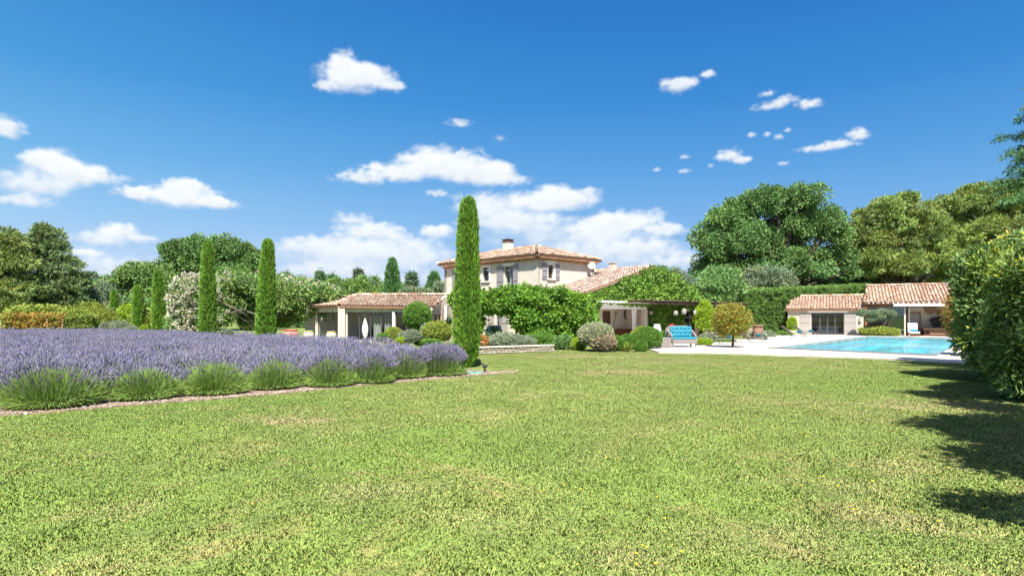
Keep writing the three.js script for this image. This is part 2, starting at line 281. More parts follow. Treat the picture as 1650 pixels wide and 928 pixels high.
// a tree from lobes given as [px, py, half width px, half height px, metres behind the trunk]
function tree(name, label, category, d, trunkPx, lobes, { clump = C.broad, mat = L.oak, spacing = 0.55, seed = 1, trunk = 0.3, forkAt = 0.4, bark = M.bark, group, share = 0.5, baseY = 0, ...opt } = {}) {
  const base = V(X(trunkPx, d), baseY, -d), o = thing(name, label, category, base, 0, group);
  const ls = lobes.map(([px, py, hw, hh, back = 0, dz]) => ({ c: P(px, py, d + back).setY(Hh(py, d)), r: [hw / FOC * d, hh / FOC * d, dz ?? (hw / FOC * d * 0.9)] }));
  ls.forEach((l, i) => { l.c.x = X(lobes[i][0], d); });
  const { pts, centres } = lobed(ls, spacing, seed, opt);
  const top = Math.max(...ls.map((l) => l.c.y)), low = Math.min(...ls.map((l) => l.c.y));
  trunkAndLimbs(base, V(base.x, lerp(0.6, low, forkAt) , -d), trunk, centres, o, seed, bark, share);
  foliage('crown', clump, mat, pts, o, { seed, vary: 0.2 });
  return o;
}
function dome(name, label, category, c, rx, ry, clump, mat, { n = 400, seed = 1, s = 1, group, rz, core = coreMat, rough = 0.04, lo = -0.75, depth = 0.12, follow = true, vary = 0.22, coreK = 0.88 } = {}) {   // a clipped ball or mound
  const o = thing(name, label, category, V(c.x, Math.max(0, c.y - ry), c.z), 0, group), r = rngOf(seed), pts = onEllipsoid(c, rx, ry, rz ?? rx, n, r, { lo, depth, rough }).filter((q) => q.p.y > 0.02);
  pts.forEach((q) => { q.s = s * (0.75 + 0.5 * r()); });
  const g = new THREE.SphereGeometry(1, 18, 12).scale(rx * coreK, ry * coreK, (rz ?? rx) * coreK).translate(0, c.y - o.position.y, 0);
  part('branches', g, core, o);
  foliage('foliage', clump, mat, pts, o, { seed, follow, vary });
  return o;
}

// ------------------------------------------------------------------ the ground
const poolC = [[14.27, 33.3], [18.9, 26.9], [36.4, 48.2], [31.0, 53.0]];      // near left, near right, back right, back left
const lawnTex = tex(1024, (u, v) => {
  const a = ring(u, v, 4, 1, 4), b = ring(u, v, 26, 6, 4), c = ring(u, v, 140, 9, 2), d = ring(u, v, 9, 14, 4);
  const dry = sstep(0.05, 0.34, d + b * 0.4), k = 0.92 + a * 0.3 + b * 0.25 + c * 0.35;
  return [lerp(0.46, 0.58, dry) * k, lerp(0.54, 0.55, dry) * k, lerp(0.24, 0.33, dry) * k];
}, 1);
lawnTex.repeat.set(1 / 9, 1 / 9);
const lawnMat = std(0.95, 0.95, 0.95, 1, { map: lawnTex, bumpMap: grainTex, bumpScale: 0.02 });
{
  const sh = new THREE.Shape([[-1600, -1600], [1600, -1600], [1600, 1600], [-1600, 1600]].map(([x, z]) => new THREE.Vector2(x, z)));
  sh.holes.push(new THREE.Path(poolC.map(([x, d]) => new THREE.Vector2(x, d))));
  const g = new THREE.ShapeGeometry(sh).rotateX(-Math.PI / 2);
  structure('lawn', g, lawnMat);
}
// low wooded rise far behind everything
{
  const pos = [], idx = [], n = 120, R = 320; for (let i = 0; i <= n; i++) { const a = -1.3 + 2.6 * i / n, h = 5 + 3 * fbm(i * 0.13, 2, 5) + 1.5 * N3(i * 0.5, 1, 1); for (const [k, y] of [[1, -1], [1.04, h], [1.3, h * 0.6]]) pos.push(Math.sin(a) * R * k, y, -Math.cos(a) * R * k); }
  for (let i = 0; i < n; i++) for (let k = 0; k < 2; k++) { const a = i * 3 + k, b = a + 3; idx.push(a, b, a + 1, a + 1, b, b + 1); }
  const g = new THREE.BufferGeometry(); g.setAttribute('position', new THREE.Float32BufferAttribute(pos, 3)); g.setAttribute('uv', new THREE.Float32BufferAttribute(pos.flatMap((x, i) => (i % 3 === 0 ? [x * 0.1, pos[i + 1] * 0.1] : [])), 2)); g.setIndex(idx); g.computeVertexNormals();
  structure('hills', g, std(0.06, 0.09, 0.045, 1, { map: lawnTex }));
}
const bedLine = [[-60, -4], [-8.9, 10.95], [-7.2, 12.45], [-5.5, 13.75], [-3.7, 15.75], [-1.0, 18.35], [0.2, 19.6]];     // near edge of the lavender bed, x and metres away
bedLine.forEach((p, i) => { if (i && i < 6) { p[0] -= 0.1; p[1] += 0.1; } });
const bedBack = [[-1.1, 20.2], [-2.6, 22.4], [-4.3, 25.4], [-7.7, 29.6], [-13.4, 35.6], [-18.5, 40], [-30, 47.5], [-42, 49.5], [-80, 50]];
const bedPoly = [...bedLine, ...bedBack];
const inside = (x, d, poly) => { let k = false; for (let i = 0, j = poly.length - 1; i < poly.length; j = i++) { const [xi, yi] = poly[i], [xj, yj] = poly[j]; if ((yi > d) !== (yj > d) && x < (xj - xi) * (d - yi) / (yj - yi) + xi) k = !k; } return k; };
const soilTex = tex(512, (u, v) => { const a = ring(u, v, 8, 21, 4), b = ring(u, v, 90, 3, 2), c = ring(u, v, 45, 31, 3); const k = 0.62 + a * 0.35 + b * 0.8 + c * 0.3; return [k * 0.98, k * 0.86, k * 0.76]; }, 1); soilTex.repeat.set(1 / 2.2, 1 / 2.2);
const soilMat = std(0.85, 0.8, 0.76, 1, { map: soilTex, bumpMap: grainTex, bumpScale: 0.03 });
structure('flower_bed_soil', slabPoly(bedPoly.map(([x, d]) => V(x, 0, -d)), -0.1, 0.012), soilMat);

// the terrace round the pool
const deckPts = [G(1045, 564), G(1062, 569.5), G(1150, 570.5), G(1240, 573.5), G(1370, 577.5), G(1500, 583.5), G(1640, 592), V(24.5, 0, -21), V(44, 0, -42), V(42, 0, -54), V(34, 0, -59), V(28, 0, -63), V(22.5, 0, -62), V(20.5, 0, -50), V(18, 0, -46), V(15, 0, -50), V(5.5, 0, -43), V(4.5, 0, -38.5), V(6.6, 0, -37)];
const deckMat = std(0.6, 0.56, 0.51, 0.85, { map: tex(512, (u, v) => { const a = ring(u, v, 5, 41, 4), b = ring(u, v, 60, 3, 3); const k = 0.93 + a * 0.22 + b * 0.16; return [k, k * 0.985, k * 0.96]; }, 0.25) });
const DY = 0.07;
structure('pool_terrace', slabPoly(deckPts, -0.2, DY, [poolC.map(([x, d]) => V(x, 0, -d))]), deckMat);
{ // joints of the terrace: separate coping stones round the pool
  const cop = std(0.55, 0.51, 0.46, 0.8, { map: stuccoTex }), dark = std(0.16, 0.16, 0.17, 0.5);
  const o = thing('swimming_pool', 'long turquoise swimming pool set in the pale stone terrace', 'swimming pool', V(0, 0, 0));
  const c = poolC.map(([x, d]) => V(x, 0, -d)), depth = -1.0, liner = std(0.2, 0.6, 0.7, 0.6, { map: tex(256, (u, v) => { const n = 0.93 + ring(u, v, 9, 51, 4) * 0.3; return [n, n, n]; }, 0.3) });
  for (let e = 0; e < 4; e++) {
    const a = c[e], b = c[(e + 1) % 4], len = a.distanceTo(b), dir = b.clone().sub(a).normalize(), out = V(dir.z, 0, -dir.x), n = Math.round(len / 0.9);
    const mid = c.reduce((s, p) => s.add(p), V(0, 0, 0)).multiplyScalar(0.25); if (out.dot(a.clone().sub(mid)) < 0) out.negate();
    const side = new THREE.BufferGeometry(); side.setAttribute('position', new THREE.Float32BufferAttribute([a.x, depth, a.z, b.x, depth, b.z, b.x, DY + 0.02, b.z, a.x, depth, a.z, b.x, DY + 0.02, b.z, a.x, DY + 0.02, a.z], 3)); side.setAttribute('uv', new THREE.Float32BufferAttribute([0, 0, len, 0, len, 1.5, 0, 0, len, 1.5, 0, 1.5], 2)); side.computeVertexNormals();
    part('basin_wall', side, liner, o);
    const ang = Math.atan2(-dir.z, dir.x);
    for (let i = 0; i < n; i++) { const w = len / n, p = a.clone().addScaledVector(dir, (i + 0.5) * w).addScaledVector(out, 0.2); const s = part('coping_stone', box(w - 0.012, 0.05, 0.42), e === 0 ? dark : cop, o); s.position.set(p.x, DY + 0.026, p.z); s.rotation.y = ang; }
  }
  const fl = new THREE.BufferGeometry(); fl.setAttribute('position', new THREE.Float32BufferAttribute([c[0], c[1], c[2], c[0], c[2], c[3]].flatMap((p) => [p.x, depth, p.z]), 3)); fl.setAttribute('uv', new THREE.Float32BufferAttribute([c[0], c[1], c[2], c[0], c[2], c[3]].flatMap((p) => [p.x, p.z]), 2)); fl.computeVertexNormals();
  part('basin_floor', fl, liner, o);
  const steps = []; const u1 = c[1].clone().sub(c[0]).normalize(), u2 = c[3].clone().sub(c[0]).normalize();
  const waterMat = new THREE.MeshPhysicalMaterial({ roughness: 0.03, transmission: 1, thickness: 0, ior: 1.18, bumpMap: tex(512, (u, v) => { const n = 0.5 + ring(u, v, 16, 61, 3) * 0.9; return [n, n, n]; }, 1, false), bumpScale: 0.05 }); waterMat.color.setRGB(0.62, 0.93, 0.97); waterMat.bumpMap.repeat.set(1 / 4, 1 / 4);
  const w = fl.clone(); const wp = w.attributes.position; for (let i = 0; i < wp.count; i++) wp.setY(i, -0.05); w.computeVertexNormals(); if (w.attributes.normal.getY(0) < 0) for (let i = 0; i < 6; i += 3) { /* facing up */ }
  part('water', w, waterMat, o);
  // skimmer cover of the near end: a dark slot with a low kerb
}

// ------------------------------------------------------------------ grass
{
  const blade = (seed, n, size, h) => { const r = rngOf(seed), pos = [], col = []; for (let i = 0; i < n; i++) { const x = (r() - 0.5) * size, z = (r() - 0.5) * size, a = r() * 6.283, hh = h * (0.45 + 0.8 * r()), w = 0.0028 + 0.0022 * r(), lean = hh * (0.2 + 1.0 * r()), la = r() * 6.283; const k = 0.84 + 0.32 * r(), dry = r() < 0.12 ? 1 : 0, g = [lerp(0.95, 1.45, dry) * k, lerp(1, 1.12, dry) * k, lerp(0.95, 1.6, dry) * k]; const dx = Math.cos(a) * w, dz = Math.sin(a) * w, tx = x + Math.cos(la) * lean, tz = z + Math.sin(la) * lean; pos.push(x - dx, 0, z - dz, x + dx, 0, z + dz, tx, hh, tz); col.push(...g, ...g, ...g); } const gg = new THREE.BufferGeometry(); gg.setAttribute('position', new THREE.Float32BufferAttribute(pos, 3)); gg.setAttribute('color', new THREE.Float32BufferAttribute(col, 3)); const nn = []; for (let i = 0; i < n; i++) { const p = pos.slice(i * 9, i * 9 + 9); const lx = (p[6] - p[0]), lz = (p[8] - p[2]); const nv = V(lx * 0.6, 0.09, lz * 0.6).normalize(); for (let k = 0; k < 3; k++) nn.push(nv.x, nv.y, nv.z); } gg.setAttribute('normal', new THREE.Float32BufferAttribute(nn, 3)); return gg; };
  const mat = leafMat(0.285, 0.362, 0.082, 0.08, 0.9); mat.vertexColors = true;
  const deckFlat = deckPts.map((p) => [p.x, -p.z]);
  const BARE = [[2.2, 4.9, 0.8], [3.0, 5.3, 0.6], [-3.6, 5.6, 0.5], [1.0, 4.6, 0.5], [8.8, 12.2, 1.3], [-3.9, 10.5, 0.7], [4.5, 7.2, 0.7], [-1.6, 6.2, 0.5], [3.4, 19.5, 1.8], [6.5, 24, 2], [2.5, 27, 1.6]];
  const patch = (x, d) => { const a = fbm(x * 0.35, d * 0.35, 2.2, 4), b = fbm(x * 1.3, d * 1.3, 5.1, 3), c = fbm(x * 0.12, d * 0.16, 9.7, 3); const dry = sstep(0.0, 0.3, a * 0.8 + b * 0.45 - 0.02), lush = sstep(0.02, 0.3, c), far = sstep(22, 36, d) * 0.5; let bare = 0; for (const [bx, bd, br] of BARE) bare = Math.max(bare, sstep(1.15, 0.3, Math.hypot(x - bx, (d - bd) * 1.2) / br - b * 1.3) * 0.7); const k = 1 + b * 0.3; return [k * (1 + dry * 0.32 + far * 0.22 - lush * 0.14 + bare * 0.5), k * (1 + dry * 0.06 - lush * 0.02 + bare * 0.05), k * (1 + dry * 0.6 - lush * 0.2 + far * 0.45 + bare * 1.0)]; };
  const variants = [blade(1, 300, 0.3, 0.014), blade(2, 300, 0.3, 0.012), blade(3, 270, 0.3, 0.019)];
  const spots = [[], [], []], r = rngOf(5);
  for (let d = 3.6; d < 42; ) {
    const step = 0.17 + 0.0035 * d;
    for (let x = -0.9 * d - 0.5; x < 0.9 * d + 0.5; x += step) {
      const xx = x + (r() - 0.5) * step, dd = d + (r() - 0.5) * step;
      if (inside(xx, dd, bedPoly) || inside(xx, dd, deckFlat) || inside(xx, dd, [[0.2, 20], [-4, 25.5], [-8, 30], [-14, 36], [-10, 44], [-1, 44], [-1, 30.5], [3, 33.2], [6, 34.5], [7, 36], [7, 44], [12, 44], [12, 48], [-40, 60], [-40, 40]])) continue;
      spots[Math.floor(r() * 3)].push([xx, dd]);
    }
    d += step;
  }
  const holder = thing('lawn_grass', 'short mown green grass of the wide lawn', 'grass'); holder.userData.kind = 'stuff';
  spots.forEach((list, k) => {
    const m = new THREE.InstancedMesh(variants[k], mat, list.length), c = new THREE.Color();
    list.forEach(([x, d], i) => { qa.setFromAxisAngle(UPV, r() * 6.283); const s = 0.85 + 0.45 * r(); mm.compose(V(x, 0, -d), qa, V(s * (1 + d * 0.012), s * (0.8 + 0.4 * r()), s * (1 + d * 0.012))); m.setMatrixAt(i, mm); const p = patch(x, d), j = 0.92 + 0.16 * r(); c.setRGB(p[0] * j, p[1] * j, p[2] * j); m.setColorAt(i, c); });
    m.name = 'blades'; m.userData.kind = 'stuff'; m.receiveShadow = true; holder.add(m);
  });
  // small yellow flower heads and dead leaves scattered in the grass
  const fm = leafMat(0.75, 0.55, 0.03, 0.2), head = new THREE.SphereGeometry(0.011, 6, 4).scale(1, 0.5, 1), pts = [];
  for (let k = 0; k < 26; k++) { const d = 4.6 + r() * r() * 16, x = (r() - 0.5) * 1.5 * d, n = 1 + Math.floor(r() * 6); for (let i = 0; i < n; i++) { const xx = x + (r() - 0.5) * 0.7, dd = d + (r() - 0.5) * 0.7; if (!inside(xx, dd, bedPoly)) pts.push({ p: V(xx, 0.045, -dd), s: 0.6 + r() * 0.8 }); } }
  const fl = foliage('yellow_flowers', head, fm, pts, scene, { follow: false }); tag(fl, 'tiny yellow flowers scattered through the lawn', 'flowers', null, 'stuff');
}

// ------------------------------------------------------------------ lavender
function lavenderGeo(seed, n, R, H, share, spread = 1.05, mound = false) {
  const r = rngOf(seed), sp = [], sc = [], fp = [], fc = [];
  const T = (P0, C0, a, b, c, col) => { P0.push(a.x, a.y, a.z, b.x, b.y, b.z, c.x, c.y, c.z); for (let i = 0; i < 3; i++) C0.push(...col); };
  for (let i = 0; i < n; i++) {
    const th = spread * Math.pow(r(), 0.62), a = r() * 6.283, rr = R * 0.5 * Math.sqrt(r()), dir = V(Math.sin(th) * Math.cos(a), Math.cos(th), Math.sin(th) * Math.sin(a));
    const b = V(Math.cos(a) * rr * 0.8, 0.02, Math.sin(a) * rr * 0.8), fl = r() < share; let l = (fl ? 0.86 + 0.2 * r() : 0.5 + 0.42 * r()) * H * lerp(1, R / H, Math.sin(th)); if (mound) l = (fl ? 1.0 + 0.22 * r() : 0.78 + 0.3 * Math.sqrt(r())) * H * lerp(1, R * 0.86 / H, Math.sin(th) ** 1.5) * (1 + 0.14 * N3(a * 1.2 + seed, th * 2, 0.5));
    if (mound) {                                                     // a rounded cushion: tips spread over a dome, feet gathered below
      const u = r(), zt = fl ? 0.55 + 0.45 * u : 0.04 + 0.96 * u, q = Math.sqrt(1 - zt * zt), lump = 1 + 0.16 * N3(Math.cos(a) * 1.6 + seed, zt * 2, Math.sin(a) * 1.6), kk = (fl ? 1.12 + 0.22 * r() : 0.86 + 0.2 * r()) * lump;
      const T0 = V(Math.cos(a) * q * R * kk, zt * H * kk + 0.03, Math.sin(a) * q * R * kk), f = 0.45 + 0.3 * r(); b.set(T0.x * f, 0.02, T0.z * f); dir.copy(T0).sub(b); l = dir.length(); dir.normalize();
    }
    const sag = 0.06 * Math.sin(th) * l, mid = b.clone().addScaledVector(dir, l * 0.55).add(V(0, mound ? 0.05 : 0, 0)), tip = b.clone().addScaledVector(dir, l).add(V((r() - 0.5) * 0.06, -sag, (r() - 0.5) * 0.06));
    const side = V(r() - 0.5, r() - 0.5, r() - 0.5).cross(dir).normalize().multiplyScalar(fl ? 0.005 : mound ? 0.007 : 0.009);
    const k = 0.75 + 0.5 * r(), col = fl ? [0.22 * k, 0.27 * k, 0.15 * k] : mound ? [0.26 * k, 0.39 * k, 0.085 * k] : [0.16 * k, 0.255 * k, 0.06 * k];
    T(sp, sc, b.clone().add(side), b.clone().sub(side), mid.clone().add(side), col); T(sp, sc, mid.clone().add(side), b.clone().sub(side), mid.clone().sub(side), col); T(sp, sc, mid.clone().add(side), mid.clone().sub(side), tip, col);
    if (fl) {
      const d2 = tip.clone().sub(mid).normalize(), s1 = side.clone().normalize().multiplyScalar(0.014), s2 = d2.clone().cross(side).normalize().multiplyScalar(0.014), L0 = 0.09 + 0.06 * r(), c0 = tip.clone().addScaledVector(d2, -L0 * 0.55), c1 = tip.clone().addScaledVector(d2, -L0 * 0.15), e = tip.clone().addScaledVector(d2, L0 * 0.5), q = 0.75 + 0.5 * r(), pale = r() < 0.25 ? 1.35 : 1;
      const fcol = [0.2 * q * pale, 0.188 * q * pale, 0.3 * q];
      for (const [m, n2] of [[s1, s2], [s2, s1.clone().negate()], [s1.clone().negate(), s2.clone().negate()], [s2.clone().negate(), s1]]) { T(fp, fc, c0, c1.clone().add(m), c1.clone().add(n2), fcol); T(fp, fc, c1.clone().add(m), e, c1.clone().add(n2), fcol); }
    }
  }
  const mk = (p, c) => { const g = new THREE.BufferGeometry(); g.setAttribute('position', new THREE.Float32BufferAttribute(p, 3)); g.setAttribute('color', new THREE.Float32BufferAttribute(c, 3)); g.computeVertexNormals(); return g; };
  return [mk(sp, sc), mk(fp, fc)];
}
const lavMat = leafMat(1, 1, 1, 0.25, 0.8); lavMat.vertexColors = true;
{
  const front = [[85, 663, 1.0, .09, .8], [236, 648, .76, .04, .68], [347, 640, .79, .03, .75], [441, 630, .72, .04, .73], [530, 626, .72, .07, .72], [600, 620, .66, .12, .72], [655, 612, .66, .1, .72], [709, 608, .84, .2, .76]];
  const label = ['largest leftmost lavender bush at the near end of the front row, purple tipped', 'second lavender bush from the left in the front row, low with bare soil before it', 'third lavender bush from the left in the front row, rounded and plain green', 'fourth lavender bush from the left in the front row along the lawn', 'fifth lavender bush in the front row, wide and pale purple on top', 'sixth lavender bush in the front row, right of the wide pale topped one', 'seventh lavender bush in the front row, last but one before the tall cypress', 'lavender bush with long splayed stalks beside the foot of the tall cypress'];
  front.forEach(([px, py, s, fl, h], i) => {
    const g = G(px, py), d2 = -g.z + 0.74 * s, o = thing('lavender_bush', label[i], 'lavender', V(X(px, d2), 0, -d2), i * 1.3, 'lavender bushes along the front edge of the bed');
    const [st, sp] = lavenderGeo(100 + i, 8000, s * 0.96, h * 0.98, fl, 1.5, true);
    part('stems', st, lavMat, o); part('flower_spikes', sp, lavMat, o);
  });
  const r = rngOf(40), list = [[], [], []], dirRow = V(0.72, 0, 0.70), dirBack = V(-0.7, 0, 0.71);
  for (let b = 1; b < 60; b++) for (let a = -60; a < 40; a++) {
    const x = -6 + dirRow.x * a * 0.95 + dirBack.x * b * 0.98 + (r() - 0.5) * 0.4, d = 13.4 + dirRow.z * a * 0.95 + dirBack.z * b * 0.98 + (r() - 0.5) * 0.4;
    if (!inside(x, d, bedPoly) || x < -0.86 * d - 1.5 || d < 8) continue;
    // keep clear of the front row
    { let near = 9; for (let i = 0; i < bedLine.length - 1; i++) { const [ax, ad] = bedLine[i], [bx, bd] = bedLine[i + 1], t = clamp(((x - ax) * (bx - ax) + (d - ad) * (bd - ad)) / ((bx - ax) ** 2 + (bd - ad) ** 2)); near = Math.min(near, Math.hypot(x - lerp(ax, bx, t), d - lerp(ad, bd, t))); } if (near < 1.9) continue; }
    if ([[-1.7, 22.2], [-14.2, 35.2], [-19, 38.4], [-30, 52]].some(([cx, cd]) => Math.hypot(x - cx, d - cd) < 0.7)) continue;
    let edge = false; for (const [u, v] of [[0.6, 0], [-0.3, 0.6], [0, -0.55], [0.42, -0.42]]) if (!inside(x + u, d + v, bedPoly)) edge = true;
    if (edge) continue;
    const sparse = N3(x * 0.35, d * 0.35, 3.1) > 0.42;
    list[sparse ? 2 : Math.floor(r() * 2)].push([x, d]);
  }
  const geos = [[201, 0.72], [202, 0.64], [203, 0.3]].map(([s, share]) => { const [a, b] = lavenderGeo(s, 560, 0.72, 0.78, share, 1.25); const strip = (g) => g; return mergeGeometries([strip(a), strip(b)]); });
  const h = thing('lavender_field', 'field of purple lavender in close rows behind the front bushes', 'lavender field'); h.userData.kind = 'stuff';
  list.forEach((ps, k) => { const m = new THREE.InstancedMesh(geos[k], lavMat, ps.length), c = new THREE.Color(); ps.forEach(([x, d], i) => { qa.setFromAxisAngle(UPV, r() * 6.283); const s = 0.85 + 0.3 * r(); mm.compose(V(x, 0, -d), qa, V(s, s * (0.92 + 0.16 * r()), s)); m.setMatrixAt(i, mm); const t = 0.9 + 0.2 * r(), w = 1 + 0.12 * N3(x * 0.3, d * 0.3, 8); c.setRGB(t * w, t, t * (2 - w)); m.setColorAt(i, c); }); m.name = 'lavender_plants'; m.userData.kind = 'stuff'; m.castShadow = m.receiveShadow = true; h.add(m); });
}

// ------------------------------------------------------------------ building kit
// a wall in its own frame: u along, y up, outside towards +z; holes are [u0, y0, u1, y1]
function wallGeo(outline, holes, t, place) {
  const s = new THREE.Shape(outline.map(([u, y]) => new THREE.Vector2(u, y)));
  holes.forEach(([a, b, c, d]) => s.holes.push(new THREE.Path([[a, b], [c, b], [c, d], [a, d]].map(([u, y]) => new THREE.Vector2(u, y)))));
  return new THREE.ExtrudeGeometry(s, { depth: t, bevelEnabled: false }).translate(0, 0, -t).applyMatrix4(place);
}
const frameOf = (x, y, z, turn) => new THREE.Matrix4().makeRotationY(turn).setPosition(x, y, z);
function placedGroup(parent, name, m) { const g = new THREE.Group(); g.name = name; g.applyMatrix4(m); parent.add(g); return g; }
// a window or glazed door: part with sub-parts frame, muntins, panes
function windowPart(parent, name, place, [u0, y0, u1, y1], { cols = 2, rows = 2, set = 0.14, mat = M.frame, w = 0.06, pane = paneMat, sill = null, bars = 0.03, surround = null } = {}) {
  const g = placedGroup(parent, name, place), W = u1 - u0, H = y1 - y0, z = -set;
  const fr = [box(w, H, 0.06, u0 + w / 2, y0 + H / 2, z), box(w, H, 0.06, u1 - w / 2, y0 + H / 2, z), box(W - 2 * w, w, 0.06, u0 + W / 2, y0 + w / 2, z), box(W - 2 * w, w, 0.06, u0 + W / 2, y1 - w / 2, z)];
  const iw = (W - 2 * w) / cols, ih = (H - 2 * w) / rows;
  for (let c = 1; c < cols; c++) fr.push(box(w * 1.3, H - 2 * w, 0.055, u0 + w + c * iw, y0 + H / 2, z));
  part('frame', fr, mat, g);
  const mu = []; for (let c = 0; c < cols; c++) for (let k = 1; k < rows; k++) mu.push(box(iw - w * 1.3, bars, 0.04, u0 + w + (c + 0.5) * iw, y0 + w + k * ih, z));
  if (mu.length) part('glazing_bar', mu, mat, g);
  for (let c = 0; c < cols; c++) part('pane', new THREE.PlaneGeometry(iw - w * 1.0, H - 2 * w).translate(u0 + w + (c + 0.5) * iw, y0 + H / 2, z - 0.004), pane, g);
  if (sill) part('sill', box(W + 0.3, 0.09, 0.2, u0 + W / 2, y0 - 0.046, 0.02), sill, g);
  if (surround) part('surround', [box(0.16, H + 0.16, 0.03, u0 - 0.082, y0 + H / 2 + 0.08, 0.017), box(0.16, H + 0.16, 0.03, u1 + 0.082, y0 + H / 2 + 0.08, 0.017), box(W, 0.16, 0.03, u0 + W / 2, y1 + 0.082, 0.017)], surround, g);
  return g;
}
function shutterPart(parent, place, u0, u1, y0, y1, mat, name = 'shutter', open = 0) {
  const g = placedGroup(parent, name, place), W = u1 - u0, n = Math.max(3, Math.round(W / 0.13));
  const leaf = new THREE.Group(); leaf.position.set(u0, 0, 0.03);
  for (let k = 0; k < n; k++) part('plank', box(W / n - 0.006, y1 - y0, 0.03, u0 + (k + 0.5) * W / n, (y0 + y1) / 2, 0.045), mat, g);
  const hgt = y1 - y0; part('ledge', [0.18, 0.56, 0.86].map((t) => box(W - 0.02, 0.09, 0.025, (u0 + u1) / 2, y0 + t * hgt, 0.074)), mat, g);
  return g;
}
// canal tiles laid on one roof plane: eave corners a, b, ridge corners d, c (local points)
const tileGeo = (() => { const g = new THREE.CylinderGeometry(0.105, 0.085, 0.44, 7, 1, true, Math.PI / 2, Math.PI); g.rotateX(Math.PI / 2); return g; })();   // axis along z, arch towards +y? fixed below
{ const p = tileGeo.attributes.position; let s = 0; for (let i = 0; i < p.count; i++) s += p.getX(i); if (Math.abs(s) > 1) { tileGeo.rotateZ(s > 0 ? Math.PI / 2 : -Math.PI / 2); } s = 0; for (let i = 0; i < p.count; i++) s += p.getY(i); if (s < 0) tileGeo.rotateZ(Math.PI); tileGeo.computeVertexNormals(); }
const tileTones = [[0.37, 0.265, 0.19], [0.45, 0.35, 0.26], [0.3, 0.19, 0.13], [0.52, 0.43, 0.33], [0.22, 0.165, 0.13], [0.4, 0.28, 0.21], [0.33, 0.16, 0.095]];
function tiledRoof(parent, a, b, c, d, { seed = 1, pitchU = 0.235, pitchV = 0.36, tones = tileTones, bright = 1, edge = true } = {}) {
  const r = rngOf(seed), U = b.clone().sub(a).normalize(), n = U.clone().cross(d.clone().sub(a)).normalize(); if (n.y < 0) n.negate();
  const S = n.clone().cross(U).normalize(); if (S.y < 0) S.negate();     // up the slope
  const to2 = (p) => { const q = p.clone().sub(a); return [q.dot(U), q.dot(S)]; }, poly = [a, b, c, d].map(to2), H = Math.max(...poly.map((p) => p[1])), u0 = Math.min(...poly.map((p) => p[0])), u1 = Math.max(...poly.map((p) => p[0]));
  const base = new THREE.BufferGeometry(), under = [a, b, c, d].map((p) => p.clone().addScaledVector(n, -0.02)), low = [a, b, c, d].map((p) => p.clone().addScaledVector(n, -0.14)), pos = [];
  const quad = (p, q, s, t) => pos.push(...p.toArray(), ...q.toArray(), ...s.toArray(), ...p.toArray(), ...s.toArray(), ...t.toArray());
  quad(...under); quad(...low.slice().reverse()); for (let i = 0; i < 4; i++) quad(low[i], low[(i + 1) % 4], under[(i + 1) % 4], under[i]);
  base.setAttribute('position', new THREE.Float32BufferAttribute(pos, 3)); base.computeVertexNormals();
  const rp = part('roof', base, M.tileUnder, parent);
  const rot = new THREE.Matrix4().makeBasis(U, n, S.clone().negate().cross(V(0, 0, 0)).add(S.clone().negate()));
  const basis = new THREE.Matrix4().makeBasis(U, n, U.clone().cross(n)), q0 = new THREE.Quaternion(), list = [], valley = [];
  const tilt = new THREE.Quaternion();
  for (let v = pitchV * 0.45; v < H - 0.05; v += pitchV) for (let u = u0 + pitchU * 0.5; u < u1; u += pitchU) {
    if (!inside(u, v, poly)) continue;
    list.push(a.clone().addScaledVector(U, u + (r() - 0.5) * 0.02).addScaledVector(S, v + (r() - 0.5) * 0.03).addScaledVector(n, 0.02 + r() * 0.012));
  }
  const m = new THREE.InstancedMesh(tileGeo, M.tile, list.length), col = new THREE.Color(), zAxis = U.clone().cross(n), flip = zAxis.dot(S) > 0;
  list.forEach((p, i) => { q0.setFromRotationMatrix(basis); if (flip) q0.multiply(tilt.setFromAxisAngle(V(0, 1, 0), Math.PI)); q0.multiply(tilt.setFromAxisAngle(V(1, 0, 0), -0.06 + (r() - 0.5) * 0.03)); mm.compose(p, q0, V(1, 1, 1)); m.setMatrixAt(i, mm); const t = tones[Math.floor(r() * r() * tones.length)], k = bright * (0.75 + 0.5 * r()); col.setRGB(t[0] * k, t[1] * k, t[2] * k); m.setColorAt(i, col); });
  m.name = 'roof_tiles'; m.userData.kind = 'stuff'; m.castShadow = m.receiveShadow = true; rp.add(m);
  return rp;
}
function ridgeTiles(parent, a, b, seed = 1) { const r = rngOf(seed), n = Math.max(2, Math.round(a.distanceTo(b) / 0.4)), m = new THREE.InstancedMesh(tileGeo, M.tile, n), dir = b.clone().sub(a).normalize(), q = new THREE.Quaternion().setFromRotationMatrix(new THREE.Matrix4().lookAt(V(0, 0, 0), dir, UPV)), col = new THREE.Color(); for (let i = 0; i < n; i++) { mm.compose(a.clone().lerp(b, (i + 0.5) / n).add(V(0, 0.05, 0)), q, V(1.25, 1.25, 1.05)); m.setMatrixAt(i, mm); const t = tileTones[Math.floor(r() * tileTones.length)]; col.setRGB(...t); m.setColorAt(i, col); } m.name = 'ridge_tiles'; m.userData.kind = 'stuff'; m.castShadow = m.receiveShadow = true; parent.add(m); return m; }
